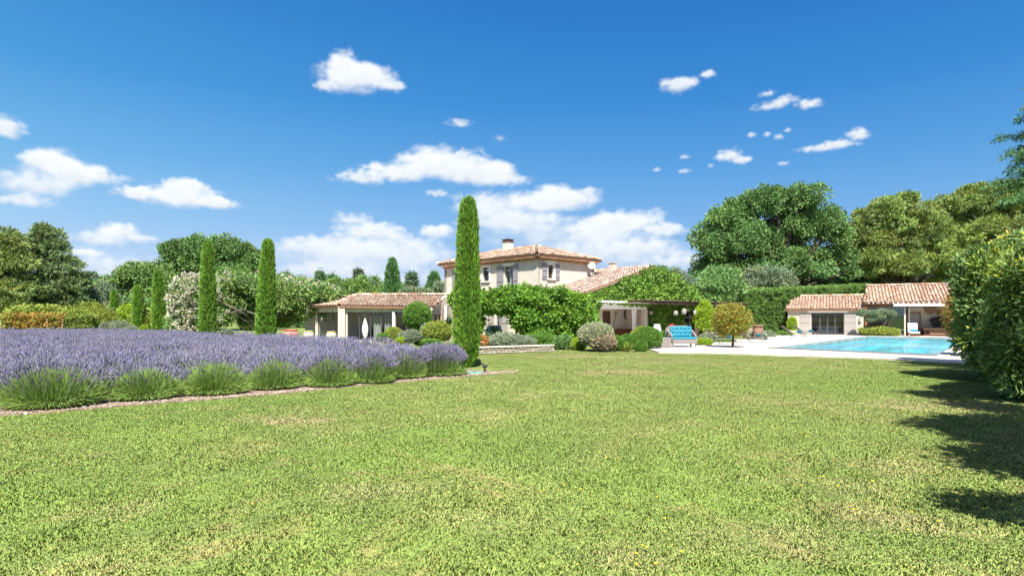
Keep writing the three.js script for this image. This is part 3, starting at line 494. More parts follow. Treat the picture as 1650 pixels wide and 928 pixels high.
// two courses of tile ends under an eave (from a to b, outside towards out)
function genoise(parent, a, b, out, seed) { const r = rngOf(seed), L0 = a.distanceTo(b), dir = b.clone().sub(a).normalize(), n = Math.round(L0 / 0.2), list = []; for (let k = 0; k < 2; k++) for (let i = 0; i < n; i++) list.push(a.clone().addScaledVector(dir, (i + 0.5 + 0.5 * k) * L0 / n).addScaledVector(out, -0.1 + 0.16 * k).add(V(0, 0.13 * k, 0))); const m = new THREE.InstancedMesh(tileGeo, M.tile, list.length), q = new THREE.Quaternion().setFromRotationMatrix(new THREE.Matrix4().lookAt(V(0, 0, 0), out, UPV)), col = new THREE.Color(); list.forEach((p, i) => { mm.compose(p, q, V(0.95, 0.9, 0.9)); m.setMatrixAt(i, mm); const k = 0.8 + 0.4 * r(); col.setRGB(0.6 * k, 0.35 * k, 0.2 * k); m.setColorAt(i, col); }); m.name = 'eaves_tiles'; m.userData.kind = 'stuff'; m.castShadow = m.receiveShadow = true; parent.add(m);
  part('cornice', [0, 1].map((k) => { const c = a.clone().lerp(b, 0.5).addScaledVector(out, -0.12 + 0.16 * k).add(V(0, 0.085 + 0.13 * k, 0)); return new THREE.BoxGeometry(0.36, 0.03, L0 - 0.02).applyMatrix4(new THREE.Matrix4().lookAt(V(0, 0, 0), dir, UPV).setPosition(c)); }), M.genoise, parent); }

// ------------------------------------------------------------------ main house: own frame with its nearest corner at the origin, x along the right front, -z along the left front
const HC = V(1.73, 0, -42.5), HT = 0.748, HB = V(0.733, 0, -0.68), HA = V(-0.68, 0, -0.733);
const hLoc = (w) => { const q = w.clone().sub(HC); return V(q.dot(HB), w.y, -q.dot(HA)); };     // world to house frame
const ray = (px, py) => V((px - CX) / FOC, -(py - HOR) / FOC, -1);
function hOnX(px, py, x) { const dd = ray(px, py), k = (x + HC.dot(HB)) / dd.dot(HB); return hLoc(dd.multiplyScalar(k).add(V(0, EYE, 0))); }      // where that pixel meets the plane x = const of the house frame
function hOnZ(px, py, z) { const dd = ray(px, py), k = (-z + HC.dot(HA)) / dd.dot(HA); return hLoc(dd.multiplyScalar(k).add(V(0, EYE, 0))); }
{
  const o = thing('main_house', 'two storey cream house with hipped tile roof, grey shutters and a chimney', 'house', HC, HT);
  const W = 6.3, D = 10.8, E = 5.82, OV = 0.43, i0 = 0.0;
  const left = frameOf(0, 0, -D, -Math.PI / 2), right = frameOf(0, 0, 0, 0);          // left front: u runs from the far end to the corner
  const lu = (px, py) => { const q = hOnX(px, py, 0); return [q.z + D, q.y]; }, ru = (px, py) => { const q = hOnZ(px, py, 0); return [q.x, q.y]; };
  const rect = (f, x0, y0, x1, y1) => { const a = f(x0, y0), b = f(x1, y1), c = f((x0 + x1) / 2, (y0 + y1) / 2); return [a[0], f((x0 + x1) / 2, y1)[1], b[0], f((x0 + x1) / 2, y0)[1]]; };
  const w1 = rect(lu, 778, 431, 788, 453), w2 = rect(lu, 813, 429, 827, 467), w3 = rect(ru, 883, 427, 892, 449), w0 = rect(lu, 735, 436, 744, 470);
  w2[1] = 3.0; w0[1] = 3.0;
  const g1 = rect(lu, 797, 510, 808, 545); g1[1] = 0.15; g1[3] = 2.3;
  part('wall', [wallGeo([[0, 0], [D, 0], [D, E], [0, E]], [w1, w2, w0, g1], 0.35, left), wallGeo([[0.002, 0], [W, 0], [W, E], [0.002, E]], [w3], 0.35, right), wallGeo([[0, 0], [D, 0], [D, E], [0, E]], [], 0.3, frameOf(W, 0, 0, Math.PI / 2)), wallGeo([[0, 0], [W - 0.3, 0], [W - 0.3, E], [0, E]], [], 0.3, frameOf(W - 0.3, 0, -D, Math.PI))], M.stucco, o);
  part('upper_floor', box(W - 0.8, 0.25, D - 0.8, W / 2, 2.85, -D / 2), M.darkRoom, o);
  windowPart(o, 'window', left, w1, { cols: 1, rows: 3, sill: M.trim, surround: M.white, set: 0.2 });
  windowPart(o, 'window', left, w2, { cols: 2, rows: 4, mat: M.grey, set: 0.2 }); windowPart(o, 'window', left, w0, { cols: 2, rows: 4, mat: M.grey, set: 0.2 });
  windowPart(o, 'window', right, w3, { cols: 2, rows: 3, sill: M.white, surround: M.white, set: 0.2, mat: M.timber });
  windowPart(o, 'french_window', left, g1, { cols: 2, rows: 3, mat: M.grey, set: 0.2 });
  for (const w of [w2, w0]) { part('lintel', box(w[2] - w[0] + 0.5, 0.2, 0.06, (w[0] + w[2]) / 2, w[3] + 0.13, 0.03).applyMatrix4(left), M.white, o); part('curtain', box((w[2] - w[0]) * 0.36, w[3] - w[1], 0.05, w[0] + (w[2] - w[0]) * 0.25, (w[1] + w[3]) / 2, -0.45).applyMatrix4(left), M.curtain, o); }
  part('lintel', box(w3[2] - w3[0] + 0.7, 0.2, 0.06, (w3[0] + w3[2]) / 2, w3[3] + 0.28, 0.031), M.white, o);
  const sh = (px0, px1, f, w, mtx) => shutterPart(o, mtx, f(px0, 440)[0], f(px1, 440)[0], w[1] - 0.06, w[3] + 0.1, M.shutter);
  sh(801, 811.5, lu, w2, left); sh(827.5, 835, lu, w2, left); sh(729, 734, lu, w0, left); sh(744.5, 750, lu, w0, left);
  sh(873, 881.5, ru, w3, right); sh(894.5, 901, ru, w3, right);
  shutterPart(o, left, g1[0] - 0.75, g1[0] - 0.04, g1[1], g1[3], M.shutterPale); shutterPart(o, left, g1[2] + 0.04, g1[2] + 0.75, g1[1], g1[3], M.shutterPale);
  // balustrade of the french window
  part('baluster', Array.from({ length: 7 }, (_, k) => box(0.02, 0.9, 0.02, w2[0] + (k + 0.5) * (w2[2] - w2[0]) / 7, w2[1] + 0.46, 0.02)).concat([box(w2[2] - w2[0], 0.03, 0.03, (w2[0] + w2[2]) / 2, w2[1] + 0.92, 0.02)]).map((g) => g.applyMatrix4(left)), M.frame, o);
  // hipped roof
  const e = E + 0.3, A0 = V(-OV, e, OV), B0 = V(W + OV, e, OV), C0 = V(W + OV, e, -D - OV), D0 = V(-OV, e, -D - OV), hw = W / 2 + OV, rz = e + hw * 0.3, R1 = V(W / 2, rz, -W / 2), R2 = V(W / 2, rz, -D + W / 2);
  tiledRoof(o, A0, B0, R1, R1, { seed: 3 }); const mainRoof = tiledRoof(o, D0, A0, R1, R2, { seed: 4 }); tiledRoof(o, B0, C0, R2, R1, { seed: 5 }); tiledRoof(o, C0, D0, R2, R2, { seed: 6 });
  ridgeTiles(o, R1, R2, 7); ridgeTiles(o, A0, R1, 8); ridgeTiles(o, B0, R1, 9); ridgeTiles(o, D0, R2, 10); ridgeTiles(o, C0, R2, 12);
  genoise(o, V(-0.16, E - 0.06, -D), V(-0.16, E - 0.06, 0.1), V(-1, 0, 0), 11); genoise(o, V(-0.1, E - 0.06, 0.16), V(W, E - 0.06, 0.16), V(0, 0, 1), 12);
  { const q = hOnX(818.5, 399, W / 2 - 0.4), y = q.y; const ch = part('chimney', [box(0.6, 1.4, 0.6, q.x, y - 0.25, q.z)], M.stuccoPale, o); part('chimney_cap', [box(0.72, 0.06, 0.72, q.x, y + 0.48, q.z), ...[-0.25, 0, 0.25].flatMap((k) => [box(0.08, 0.1, 0.6, q.x + k, y + 0.56, q.z)]), box(0.7, 0.05, 0.7, q.x, y + 0.635, q.z)], M.timber, ch); }
  // the right wing with its gable, joined to the right front
  const Z0 = 3.55, xl = 0.15, xr = 15.9, xa = 8.4, hl = 3.1, hr = 2.75, ha = 5.35, back = -9;
  const gab = frameOf(0, 0, Z0, 0);
  const t0 = hOnZ(960, 540, Z0).x, t1 = hOnZ(1041, 540, Z0).x, tTop = hOnZ(1000, 497, Z0).y, d0 = hOnZ(1094, 520, Z0).x, d1 = hOnZ(1116, 520, Z0).x;
  const open = [t0, 0.1, t1, tTop], doorW = [d0, 0.12, d1, 2.3], small = null;
  part('gable_wall', [wallGeo([[xl, 0], [xr, 0], [xr, hr], [xa, ha], [xl, hl]], [open, doorW], 0.35, gab)], M.stuccoPale, o);
  part('side_wall', [wallGeo([[0, 0], [3.55 - 0.35, 0], [3.55 - 0.35, hl], [0, hl]], [], 0.3, frameOf(xl, 0, 0.0, -Math.PI / 2)), wallGeo([[0, 0], [Z0 - back - 0.35, 0], [Z0 - back - 0.35, hr], [0, hr]], [], 0.3, frameOf(xr, 0, Z0 - 0.35, Math.PI / 2)), wallGeo([[W + 0.01, 0], [xr - 0.3, 0], [xr - 0.3, hr], [xa, ha], [W + 0.01, ha - 0.7]], [], 0.3, frameOf(0, 0, back + 0.3, 0))], M.stucco, o);
  const k0 = (xa - xl), sl = (ha - hl) / k0, sr = (ha - hr) / (xr - xa), ov = 0.3, up = 0.14;
  tiledRoof(o, V(xl - ov, hl - sl * ov + up, 0.012), V(xl - ov, hl - sl * ov + up, Z0 + ov), V(xa, ha + up, Z0 + ov), V(xa, ha + up, 0.012), { seed: 21, bright: 1.05, tones: [[0.34, 0.24, 0.19], [0.4, 0.3, 0.24], [0.28, 0.2, 0.165], [0.44, 0.36, 0.29], [0.22, 0.175, 0.15], [0.27, 0.23, 0.2]] });
  tiledRoof(o, V(W + 0.012, hl + sl * (W - xl) + up, back), V(W + 0.012, hl + sl * (W - xl) + up, 0.0), V(xa, ha + up, 0.0), V(xa, ha + up, back), { seed: 22 });
  tiledRoof(o, V(xr + ov, hr - sr * ov + up, Z0 + ov), V(xr + ov, hr - sr * ov + up, back), V(xa, ha + up, back), V(xa, ha + up, Z0 + ov), { seed: 23 });
  ridgeTiles(o, V(xa, ha + up, back), V(xa, ha + up, Z0 + ov), 24);
  part('bargeboard', [beam(V(xl - ov, hl - sl * ov - 0.02, Z0 + 0.16), V(xa, ha - 0.02, Z0 + 0.16), 0.12, 0.16), beam(V(xr + ov, hr - sr * ov - 0.02, Z0 + 0.16), V(xa, ha - 0.02, Z0 + 0.16), 0.12, 0.16)], M.trim, o);
  { const q = hOnZ(1005.5, 437, 0); part('flue', [box(0.45, 0.7, 0.45, xa - 0.6, ha + 0.25, 0.6), box(0.55, 0.06, 0.55, xa - 0.6, ha + 0.63, 0.6)], M.stuccoPink, o); }
  // the covered room behind the white beam
  part('room_wall', [box(t1 - t0 + 1.2, 0.1, 3.0, (t0 + t1) / 2, 0.06, Z0 - 1.87), box(t1 - t0 + 1.2, 0.1, 3.0, (t0 + t1) / 2, 2.78, Z0 - 1.87), box(0.1, 2.6, 3.0, t0 - 0.55, 1.42, Z0 - 1.87), box(0.1, 2.6, 3.0, t1 + 0.55, 1.42, Z0 - 1.87), box(t1 - t0 + 1, 2.6, 0.1, (t0 + t1) / 2, 1.42, Z0 - 2.3)], M.roomWall, o);
  { const bz = Z0 - 2.2, q = hOnZ(975, 520, bz), dw = placedGroup(o, 'inner_door', new THREE.Matrix4()); part('leaf', rbox(0.85, 2.1, 0.06, 0.01, q.x + 0.2, 1.15, bz), M.timber, dw); part('handle', box(0.03, 0.12, 0.05, q.x + 0.5, 1.1, bz + 0.05), M.steel, dw); }
  windowPart(o, 'french_window', gab, doorW, { cols: 2, rows: 4, mat: M.trim, set: 0.18, w: 0.07 });
  shutterPart(o, gab, doorW[2] + 0.05, doorW[2] + 0.65, doorW[1], doorW[3], M.white); shutterPart(o, gab, doorW[0] - 0.6, doorW[0] - 0.05, doorW[1], doorW[3], M.white);
  // white canopy before the room
  const cz = Z0 + 0.35, c0 = hOnZ(956, 490, cz).x, c1 = hOnZ(1044, 490, cz).x, cy = hOnZ(1000, 487, cz).y, cb = hOnZ(1000, 497, cz).y;
  part('canopy', [rbox(c1 - c0 + 0.1, 0.13, 1.0, 0.02, (c0 + c1) / 2, cy, cz - 0.1), box(c1 - c0 - 0.2, cy - cb - 0.02, 0.3, (c0 + c1) / 2, (cy + cb) / 2 - 0.05, cz - 0.18)], M.white, o);
  part('pillar', rbox(0.34, cb - 0.1, 0.34, 0.02, c1 - 0.18, cb / 2 + 0.04, cz - 0.18), M.stuccoPink, o); part('pillar', rbox(0.34, cb - 0.1, 0.34, 0.02, c0 + 0.18, cb / 2 + 0.04, cz - 0.18), M.stuccoPink, o);
  // curtain gathered at the right of the opening
  { const cx = hOnZ(1023, 520, cz - 0.4).x, pos = new THREE.PlaneGeometry(0.62, cb - 0.12, 40, 8), p = pos.attributes.position; for (let i = 0; i < p.count; i++) { const y = (p.getY(i) + cb / 2) / cb, x = p.getX(i), pinch = lerp(1.0, 0.62, sstep(1, 0.45, y)); p.setXYZ(i, x * pinch, p.getY(i), 0.06 * Math.sin(x * 60)); } pos.computeVertexNormals(); part('curtain', pos.translate(cx, cb / 2 + 0.08, cz - 0.45), M.whiteCloth, o); }
}
{ // satellite dish at the far end of the right front
  const q = hOnZ(953.5, 428, 0.45), w = q.x * 1, pos = HC.clone().addScaledVector(HB, q.x).addScaledVector(HA, -0.45).setY(q.y);
  const o = thing('satellite_dish', 'round pale satellite dish fixed under the eaves of the house', 'satellite dish', pos, -0.05); o.scale.setScalar(0.47);
  const prof = Array.from({ length: 9 }, (_, i) => [0.01 + i * 0.075, 0.16 * (i / 8) ** 2]);
  part('dish', lathe([...prof, [0.62, 0.165], ...prof.slice().reverse().map(([r, y]) => [r, y - 0.015])], 28).rotateX(Math.PI / 2 - 0.25), M.cap, o);
  part('arm', [bar(V(0, -0.5, 0.1), V(0, -0.05, 0.62), 0.018), box(0.08, 0.08, 0.14, 0, -0.05, 0.62), bar(V(0, 0, 0), V(0.0, -0.05, -0.4), 0.025)], M.frame, o);
}

// ------------------------------------------------------------------ left wing: the low glazed house on the left
{
  const A = V(-15.3, 0, -47.2), B = V(-12.35, 0, -44), Cc = V(-5.9, 0, -44), Dd = V(-5.0, 0, -48.3), Mid = V(X(634, 44), 0, -44);
  const o = thing('garden_wing', 'low cream house with glazed front and tiled roof left of the cypress', 'house', B, 0);
  const lo = (p, y) => V(p.x - B.x, y, p.z - B.z), EH = 2.52, T = 2.12;
  const seg = (p, q) => { const a = lo(p, 0), b = lo(q, 0), len = a.distanceTo(b), t = Math.atan2(-(b.z - a.z), b.x - a.x); return [len, frameOf(a.x, 0, a.z, t)]; };
  const [l1, f1] = seg(A, B), [l2, f2] = seg(B, Mid), [l3, f3] = seg(Mid, Cc), [l4, f4] = seg(Cc, Dd);
  const h1 = [0.3, 0.08, l1 - 0.3, T], h2 = [0.42, 0.08, l2 - 0.03, T], h3 = [0.12, 0.08, l3 - 0.25, T], h4 = [0.5, 0.1, l4 * 0.55, 1.95];
  part('wall', [wallGeo([[0, 0], [l1, 0], [l1, EH], [0, EH]], [h1], 0.25, f1), wallGeo([[0.002, 0], [l2, 0], [l2, EH], [0.002, EH]], [h2], 0.25, f2), wallGeo([[0.002, 0], [l3, 0], [l3, EH], [0.002, EH]], [h3], 0.25, f3)], M.stuccoPale, o);
  part('gable_wall', wallGeo([[0.002, 0], [l4, 0], [l4, 3.55], [0.002, EH]], [h4], 0.25, f4), M.stuccoPale, o);
  part('pillar', rbox(0.5, EH - 0.02, 0.5, 0.015, 0.06, EH / 2, 0.02), M.stuccoPink, o);
  part('post', rbox(0.16, T, 0.16, 0.01, Mid.x - B.x, T / 2 + 0.04, 0.05), M.white, o);
  windowPart(o, 'glazed_wall', f1, h1, { cols: 3, rows: 1, set: 0.12 }); windowPart(o, 'glazed_wall', f2, h2, { cols: 4, rows: 1, set: 0.12 }); windowPart(o, 'glazed_wall', f3, h3, { cols: 3, rows: 1, set: 0.12 }); windowPart(o, 'window', f4, h4, { cols: 2, rows: 1, set: 0.12 });
  // inside: back wall, floor, curtains, a sofa and a pale rug
  part('inner_wall', [box(12, 2.6, 0.15, 1.6, 1.3, -5.2), box(0.15, 2.6, 6, 7.55, 1.3, -2.9).rotateY(0)], M.roomWall, o);
  part('floor', box(11, 0.06, 5.2, 2, 0.05, -2.75), M.roomFloor, o);
  const fold = (u0, u1) => { const g = new THREE.PlaneGeometry(u1 - u0, T - 0.1, 30, 1), p = g.attributes.position; for (let i = 0; i < p.count; i++) p.setZ(i, 0.06 * Math.sin(p.getX(i) * 28)); g.computeVertexNormals(); return g.translate((u0 + u1) / 2, T / 2 + 0.08, -0.5); };
  for (const [u0, u1] of [[2.2, 2.75], [3.0, 3.5]]) part('curtain', fold(u0, u1), M.curtain, o);
  part('sofa', [rbox(2.0, 0.42, 0.9, 0.08, 2.6, 0.3, -2.0), rbox(2.0, 0.5, 0.25, 0.08, 2.6, 0.62, -2.35), rbox(0.22, 0.6, 0.9, 0.08, 1.55, 0.38, -2.0), rbox(0.22, 0.6, 0.9, 0.08, 3.65, 0.38, -2.0)], M.darkRoom, o);
  // roof
  const ov = 0.35, e = EH + 0.06, a = lo(A, e).add(V(-0.45, 0, 0.25)), b = lo(B, e).add(V(-0.1, 0.0, ov)), m = lo(Mid, e).add(V(0, 0, ov)), c = lo(Cc, e).add(V(0.2, -0.1, ov)), d = lo(Dd, 0), r1 = V(X(576, 48.4) - B.x, 3.5, -4.4), r2 = V(X(716, 48.4) - B.x + 0.25, 3.5, -4.4);
  tiledRoof(o, a, b, r1, r1, { seed: 31, bright: 1.1 }); tiledRoof(o, b, c, r2, r1, { seed: 32, bright: 1.1 });
  tiledRoof(o, V(r2.x, e, -8.6), V(r1.x - 1.5, e, -8.6), r1, r2, { seed: 33 });
  tiledRoof(o, V(r1.x - 1.5, e, -8.6), a, r1, r1, { seed: 34 });
  ridgeTiles(o, r1, r2, 35); ridgeTiles(o, b, r1, 36); ridgeTiles(o, a, r1, 37);
  part('bargeboard', [beam(c.clone().add(V(-0.08, -0.16, 0)), r2.clone().add(V(-0.06, -0.16, 0)), 0.1, 0.2)], M.white, o);
  part('eaves_board', [beam(b.clone().add(V(0, -0.12, -0.1)), c.clone().add(V(0, -0.1, -0.1)), 0.06, 0.08)], M.genoise, o);
}

// ------------------------------------------------------------------ the pool houses on the right
const PT = 28 * Math.PI / 180, PS = V(26.8, DY, -59), pU = V(Math.cos(PT), 0, Math.sin(PT)), pN = V(-Math.sin(PT), 0, Math.cos(PT));
const pAt = (px, py, off = 0) => { const dd = ray(px, py), k = (PS.dot(pN) + off) / dd.dot(pN), w = dd.multiplyScalar(k).add(V(0, EYE, 0)); return [w.clone().sub(PS).dot(pU), w.y - PS.y]; };   // pixel to (u, y) on the front of the pool houses
const pWorld = (u, y, off = 0) => PS.clone().addScaledVector(pU, u).addScaledVector(pN, off).add(V(0, y, 0));
{
  const o = thing('pool_cottage', 'small cream tiled cottage with shuttered dark french doors behind the pool', 'cottage', PS, -PT);
  const F = frameOf(0, 0, 0, 0), L0 = pAt(1393, 540)[0], EH = pAt(1330, 499)[1], dw = [pAt(1308, 540)[0], 0.02, pAt(1361, 540)[0], pAt(1335, 504)[1]];
  part('wall', [wallGeo([[0, 0], [L0, 0], [L0, EH], [0, EH]], [dw], 0.3, F), wallGeo([[0, 0], [4.8, 0], [4.8, EH + 1.4], [0, EH]], [], 0.25, frameOf(0, 0, -0.3, Math.PI / 2).premultiply(new THREE.Matrix4().makeScale(1, 1, 1)).multiply(new THREE.Matrix4())).translate(0.25, 0, 0), box(L0, EH + 1.4, 0.2, L0 / 2, (EH + 1.4) / 2, -5.1)], M.stuccoPink, o);
  part('floor', box(L0, 0.04, 4.8, L0 / 2, 0.0, -2.6), M.roomFloor, o);
  part('sofa', [rbox(1.9, 0.42, 0.8, 0.08, (dw[0] + dw[2]) / 2, 0.3, -2.6), rbox(1.9, 0.45, 0.22, 0.08, (dw[0] + dw[2]) / 2, 0.6, -2.95)], M.whiteCloth, o);
  windowPart(o, 'french_door', F, dw, { cols: 4, rows: 3, set: 0.16, w: 0.085 });
  part('lintel', box(dw[2] - dw[0] + 0.7, 0.2, 0.06, (dw[0] + dw[2]) / 2, dw[3] + 0.11, 0.031), M.white, o);
  shutterPart(o, F, dw[0] - 0.98, dw[0] - 0.06, 0.03, dw[3] - 0.02, M.shutterPale); shutterPart(o, F, dw[2] + 0.06, dw[2] + 0.98, 0.03, dw[3] - 0.02, M.shutterPale);
  part('wall_lamp', [rbox(0.2, 0.42, 0.16, 0.02, pAt(1387, 515)[0], pAt(1387, 515)[1], 0.1)], M.grey, o);
  const e = EH + 0.12, dp = 4.2, rise = pAt(1335, 477, -dp)[1] - e, ov = 0.32;
  tiledRoof(o, V(-0.25, e - 0.1, ov), V(L0, e - 0.1, ov), V(L0 + 0.35, e + rise, -dp), V(0.35, e + rise, -dp), { seed: 41, bright: 1.12, pitchU: 0.27, pitchV: 0.4 });
  tiledRoof(o, V(L0, e - 0.3, -dp * 2), V(-0.25, e - 0.3, -dp * 2), V(0.35, e + rise, -dp), V(L0 + 0.35, e + rise, -dp), { seed: 42 });
  ridgeTiles(o, V(0.3, e + rise, -dp), V(L0 + 0.2, e + rise, -dp), 43); genoise(o, V(-0.1, EH - 0.14, 0.06), V(L0, EH - 0.14, 0.06), V(0, 0, 1), 44);
}
{
  const u0 = pAt(1394, 540)[0], o = thing('pool_pavilion', 'open fronted tiled pavilion with glass panels and a wooden bench behind the pool', 'pavilion', pWorld(u0, 0, 0.05), -PT);
  const f = (px, py, off = 0) => { const q = pAt(px, py, 0.05 + off); return [q[0] - u0, q[1]]; };
  const W = f(1562, 540)[0], EH = f(1465, 488)[1], B0 = f(1420, 491.5)[1], x1 = f(1440, 500)[0], Dp = 2.7;
  part('back_wall', [box(W, EH, 0.2, W / 2, EH / 2, -Dp - 0.1), box(0.2, EH, Dp - 0.12, W - 0.1, EH / 2, -Dp / 2), box(0.2, EH, Dp - 0.12, 0.1, EH / 2, -Dp / 2)], M.stuccoPale, o);
  part('partition', [box(0.12, EH - 0.1, 1.6, f(1466, 520)[0] + 0.1, EH / 2, -Dp + 0.82)], M.roomWall, o);
  part('floor', box(W, 0.06, Dp, W / 2, 0.02, -Dp / 2), M.platform, o); part('ceiling', box(W, 0.08, Dp, W / 2, EH - 0.02, -Dp / 2), M.timberLight, o);
  part('post', rbox(0.24, EH - 0.05, 0.24, 0.015, 0.12, EH / 2, 0), M.timberRed, o); part('post', rbox(0.14, EH - 0.3, 0.14, 0.01, f(1459, 520)[0], EH / 2 - 0.1, -0.05), M.stuccoPink, o);
  part('beam', box(x1 - 0.28, 0.26, 0.2, x1 / 2 + 0.13, EH - 0.16, 0), M.timberRed, o); part('beam', box(W - x1, 0.2, 0.3, (W + x1) / 2 + 0.01, EH - 0.2, 0.3), M.white, o); part('beam', box(W - x1, 0.1, 0.16, (W + x1) / 2 + 0.01, EH - 0.36, 0.02), M.timber, o);
  { const e = EH + 0.13, dp = 3.9, r = pAt(1465, 459.5, -dp)[1], ov = 0.35; tiledRoof(o, V(-0.15, e - 0.08, ov), V(W + 0.3, e - 0.08, ov), V(W + 0.7, r, -dp), V(0.35, r, -dp), { seed: 51, bright: 1.12, pitchU: 0.27, pitchV: 0.4 }); tiledRoof(o, V(W + 0.3, e - 0.3, -dp * 2), V(-0.15, e - 0.3, -dp * 2), V(0.35, r, -dp), V(W + 0.7, r, -dp), { seed: 52 }); ridgeTiles(o, V(0.3, r, -dp), V(W + 0.7, r, -dp), 53); part('verge', [box(0.12, 0.2, dp, 0.06, e + 0.2, -dp / 2)], M.timberRed, o); }
  part('rafter_end', Array.from({ length: 20 }, (_, k) => box(0.1, 0.12, 0.36, 0.3 + k * (W - 0.5) / 19, EH + 0.02, 0.2)), M.trim, o);
  const g1 = f(1440, 500)[0], g2 = f(1459, 500)[0];
  const pan = (n, a, b, z, m) => { const g = placedGroup(o, n, new THREE.Matrix4()); part('pane', box(b - a, EH - 0.46, 0.02, (a + b) / 2, (EH - 0.46) / 2 + 0.05, z), m, g); part('rail', [box(b - a, 0.04, 0.05, (a + b) / 2, 0.06, z + 0.001), box(b - a, 0.04, 0.05, (a + b) / 2, EH - 0.42, z + 0.001)], M.steel, g); };
  pan('glass_panel', 0.3, (0.3 + g1) / 2 - 0.02, -0.05, paneMat); pan('glass_panel', (0.3 + g1) / 2 + 0.02, g1, -0.05, paneMat); pan('glass_panel', g1 + 0.02, g2 - 0.05, 0.03, greenPane);
  // back of the room: door opening with fridge, bench, basket box, woven rounds
  { const q = f(1470, 520, -Dp); const g = placedGroup(o, 'cupboard', new THREE.Matrix4()); part('door', rbox(1.0, 1.9, 0.1, 0.01, q[0] + 0.1, 1.05, -Dp + 0.06), M.grey, g); part('door_frame', [box(1.2, 0.1, 0.12, q[0] + 0.1, 2.07, -Dp + 0.07), box(0.1, 2.0, 0.12, q[0] - 0.46, 1.02, -Dp + 0.07), box(0.1, 2.0, 0.12, q[0] + 0.66, 1.02, -Dp + 0.07)], M.timberLight, g); }
  { const a = f(1487, 535, -1.2)[0], g = placedGroup(o, 'bench', new THREE.Matrix4()); part('seat', rbox(W - a - 0.15, 0.16, 1.5, 0.03, (W + a) / 2, 0.62, -Dp + 1.0), M.straw, g); part('base', box(W - a - 0.2, 0.52, 1.4, (W + a) / 2, 0.28, -Dp + 0.95), M.platform, g); const c = f(1512, 530, -1.4); part('drawer_front', rbox(1.3, 0.4, 0.05, 0.02, c[0], 0.3, -Dp + 1.68), M.timberLight, g); }
}
const onBack = (px, py) => { const off = 0.05 - 2.7 + 0.03, q = pAt(px, py, off); return pWorld(q[0], q[1], off); };
[[1500, 497.5, 0.5, 'large woven straw disc hung on the pavilion back wall', 0], [1516.5, 503.5, 0.33, 'smaller woven straw disc hung on the pavilion wall, lower right', 1]].forEach(([px, py, r, label, dk]) => { const o = thing('woven_disc', label, 'wall decoration', onBack(px, py), -PT); part('ring', Array.from({ length: 7 }, (_, k) => new THREE.TorusGeometry(r * (k + 0.6) / 7.2, r * 0.075, 5, 28).translate(0, 0, 0.05 + 0.02 * Math.cos(k))), dk ? M.timberLight : M.straw, o); part('centre', new THREE.CylinderGeometry(r * 0.9, r * 0.9, 0.03, 28).rotateX(Math.PI / 2).translate(0, 0, 0.02), M.straw, o); });
{ const mk = (px, py, s, rot, label) => { const off = -1.75, q = pAt(px, py, off), p = pWorld(q[0], q[1], off), o = thing('cushion', label, 'cushion', p, -PT + 0.15, 'dark cushions on the pavilion bench'); const g = new THREE.SphereGeometry(1, 24, 16), a = g.attributes.position; for (let i = 0; i < a.count; i++) { const x = a.getX(i), y = a.getY(i), z = a.getZ(i), n = Math.max(Math.abs(x), Math.abs(y)) / (Math.hypot(x, y) + 1e-6), k = 1 / (n + 0.0001); const ss = lerp(1, k, 0.85); a.setXYZ(i, x * ss * s, y * ss * s, z * 0.2 * s); } g.computeVertexNormals(); part('cover', g.rotateZ(rot).rotateX(-0.3), M.blackCloth, o); const pip = new THREE.TorusGeometry(s * 0.02, s * 0.012, 4, 8); part('button', pip.translate(0, 0, s * 0.2).rotateX(-0.3), M.darkRoom, o); };
  mk(1510, 519, 0.46, 0.3, 'left black cushion leaning on the pavilion bench'); mk(1520, 520, 0.42, 0.75, 'right black cushion tipped on its corner on the pavilion bench'); }

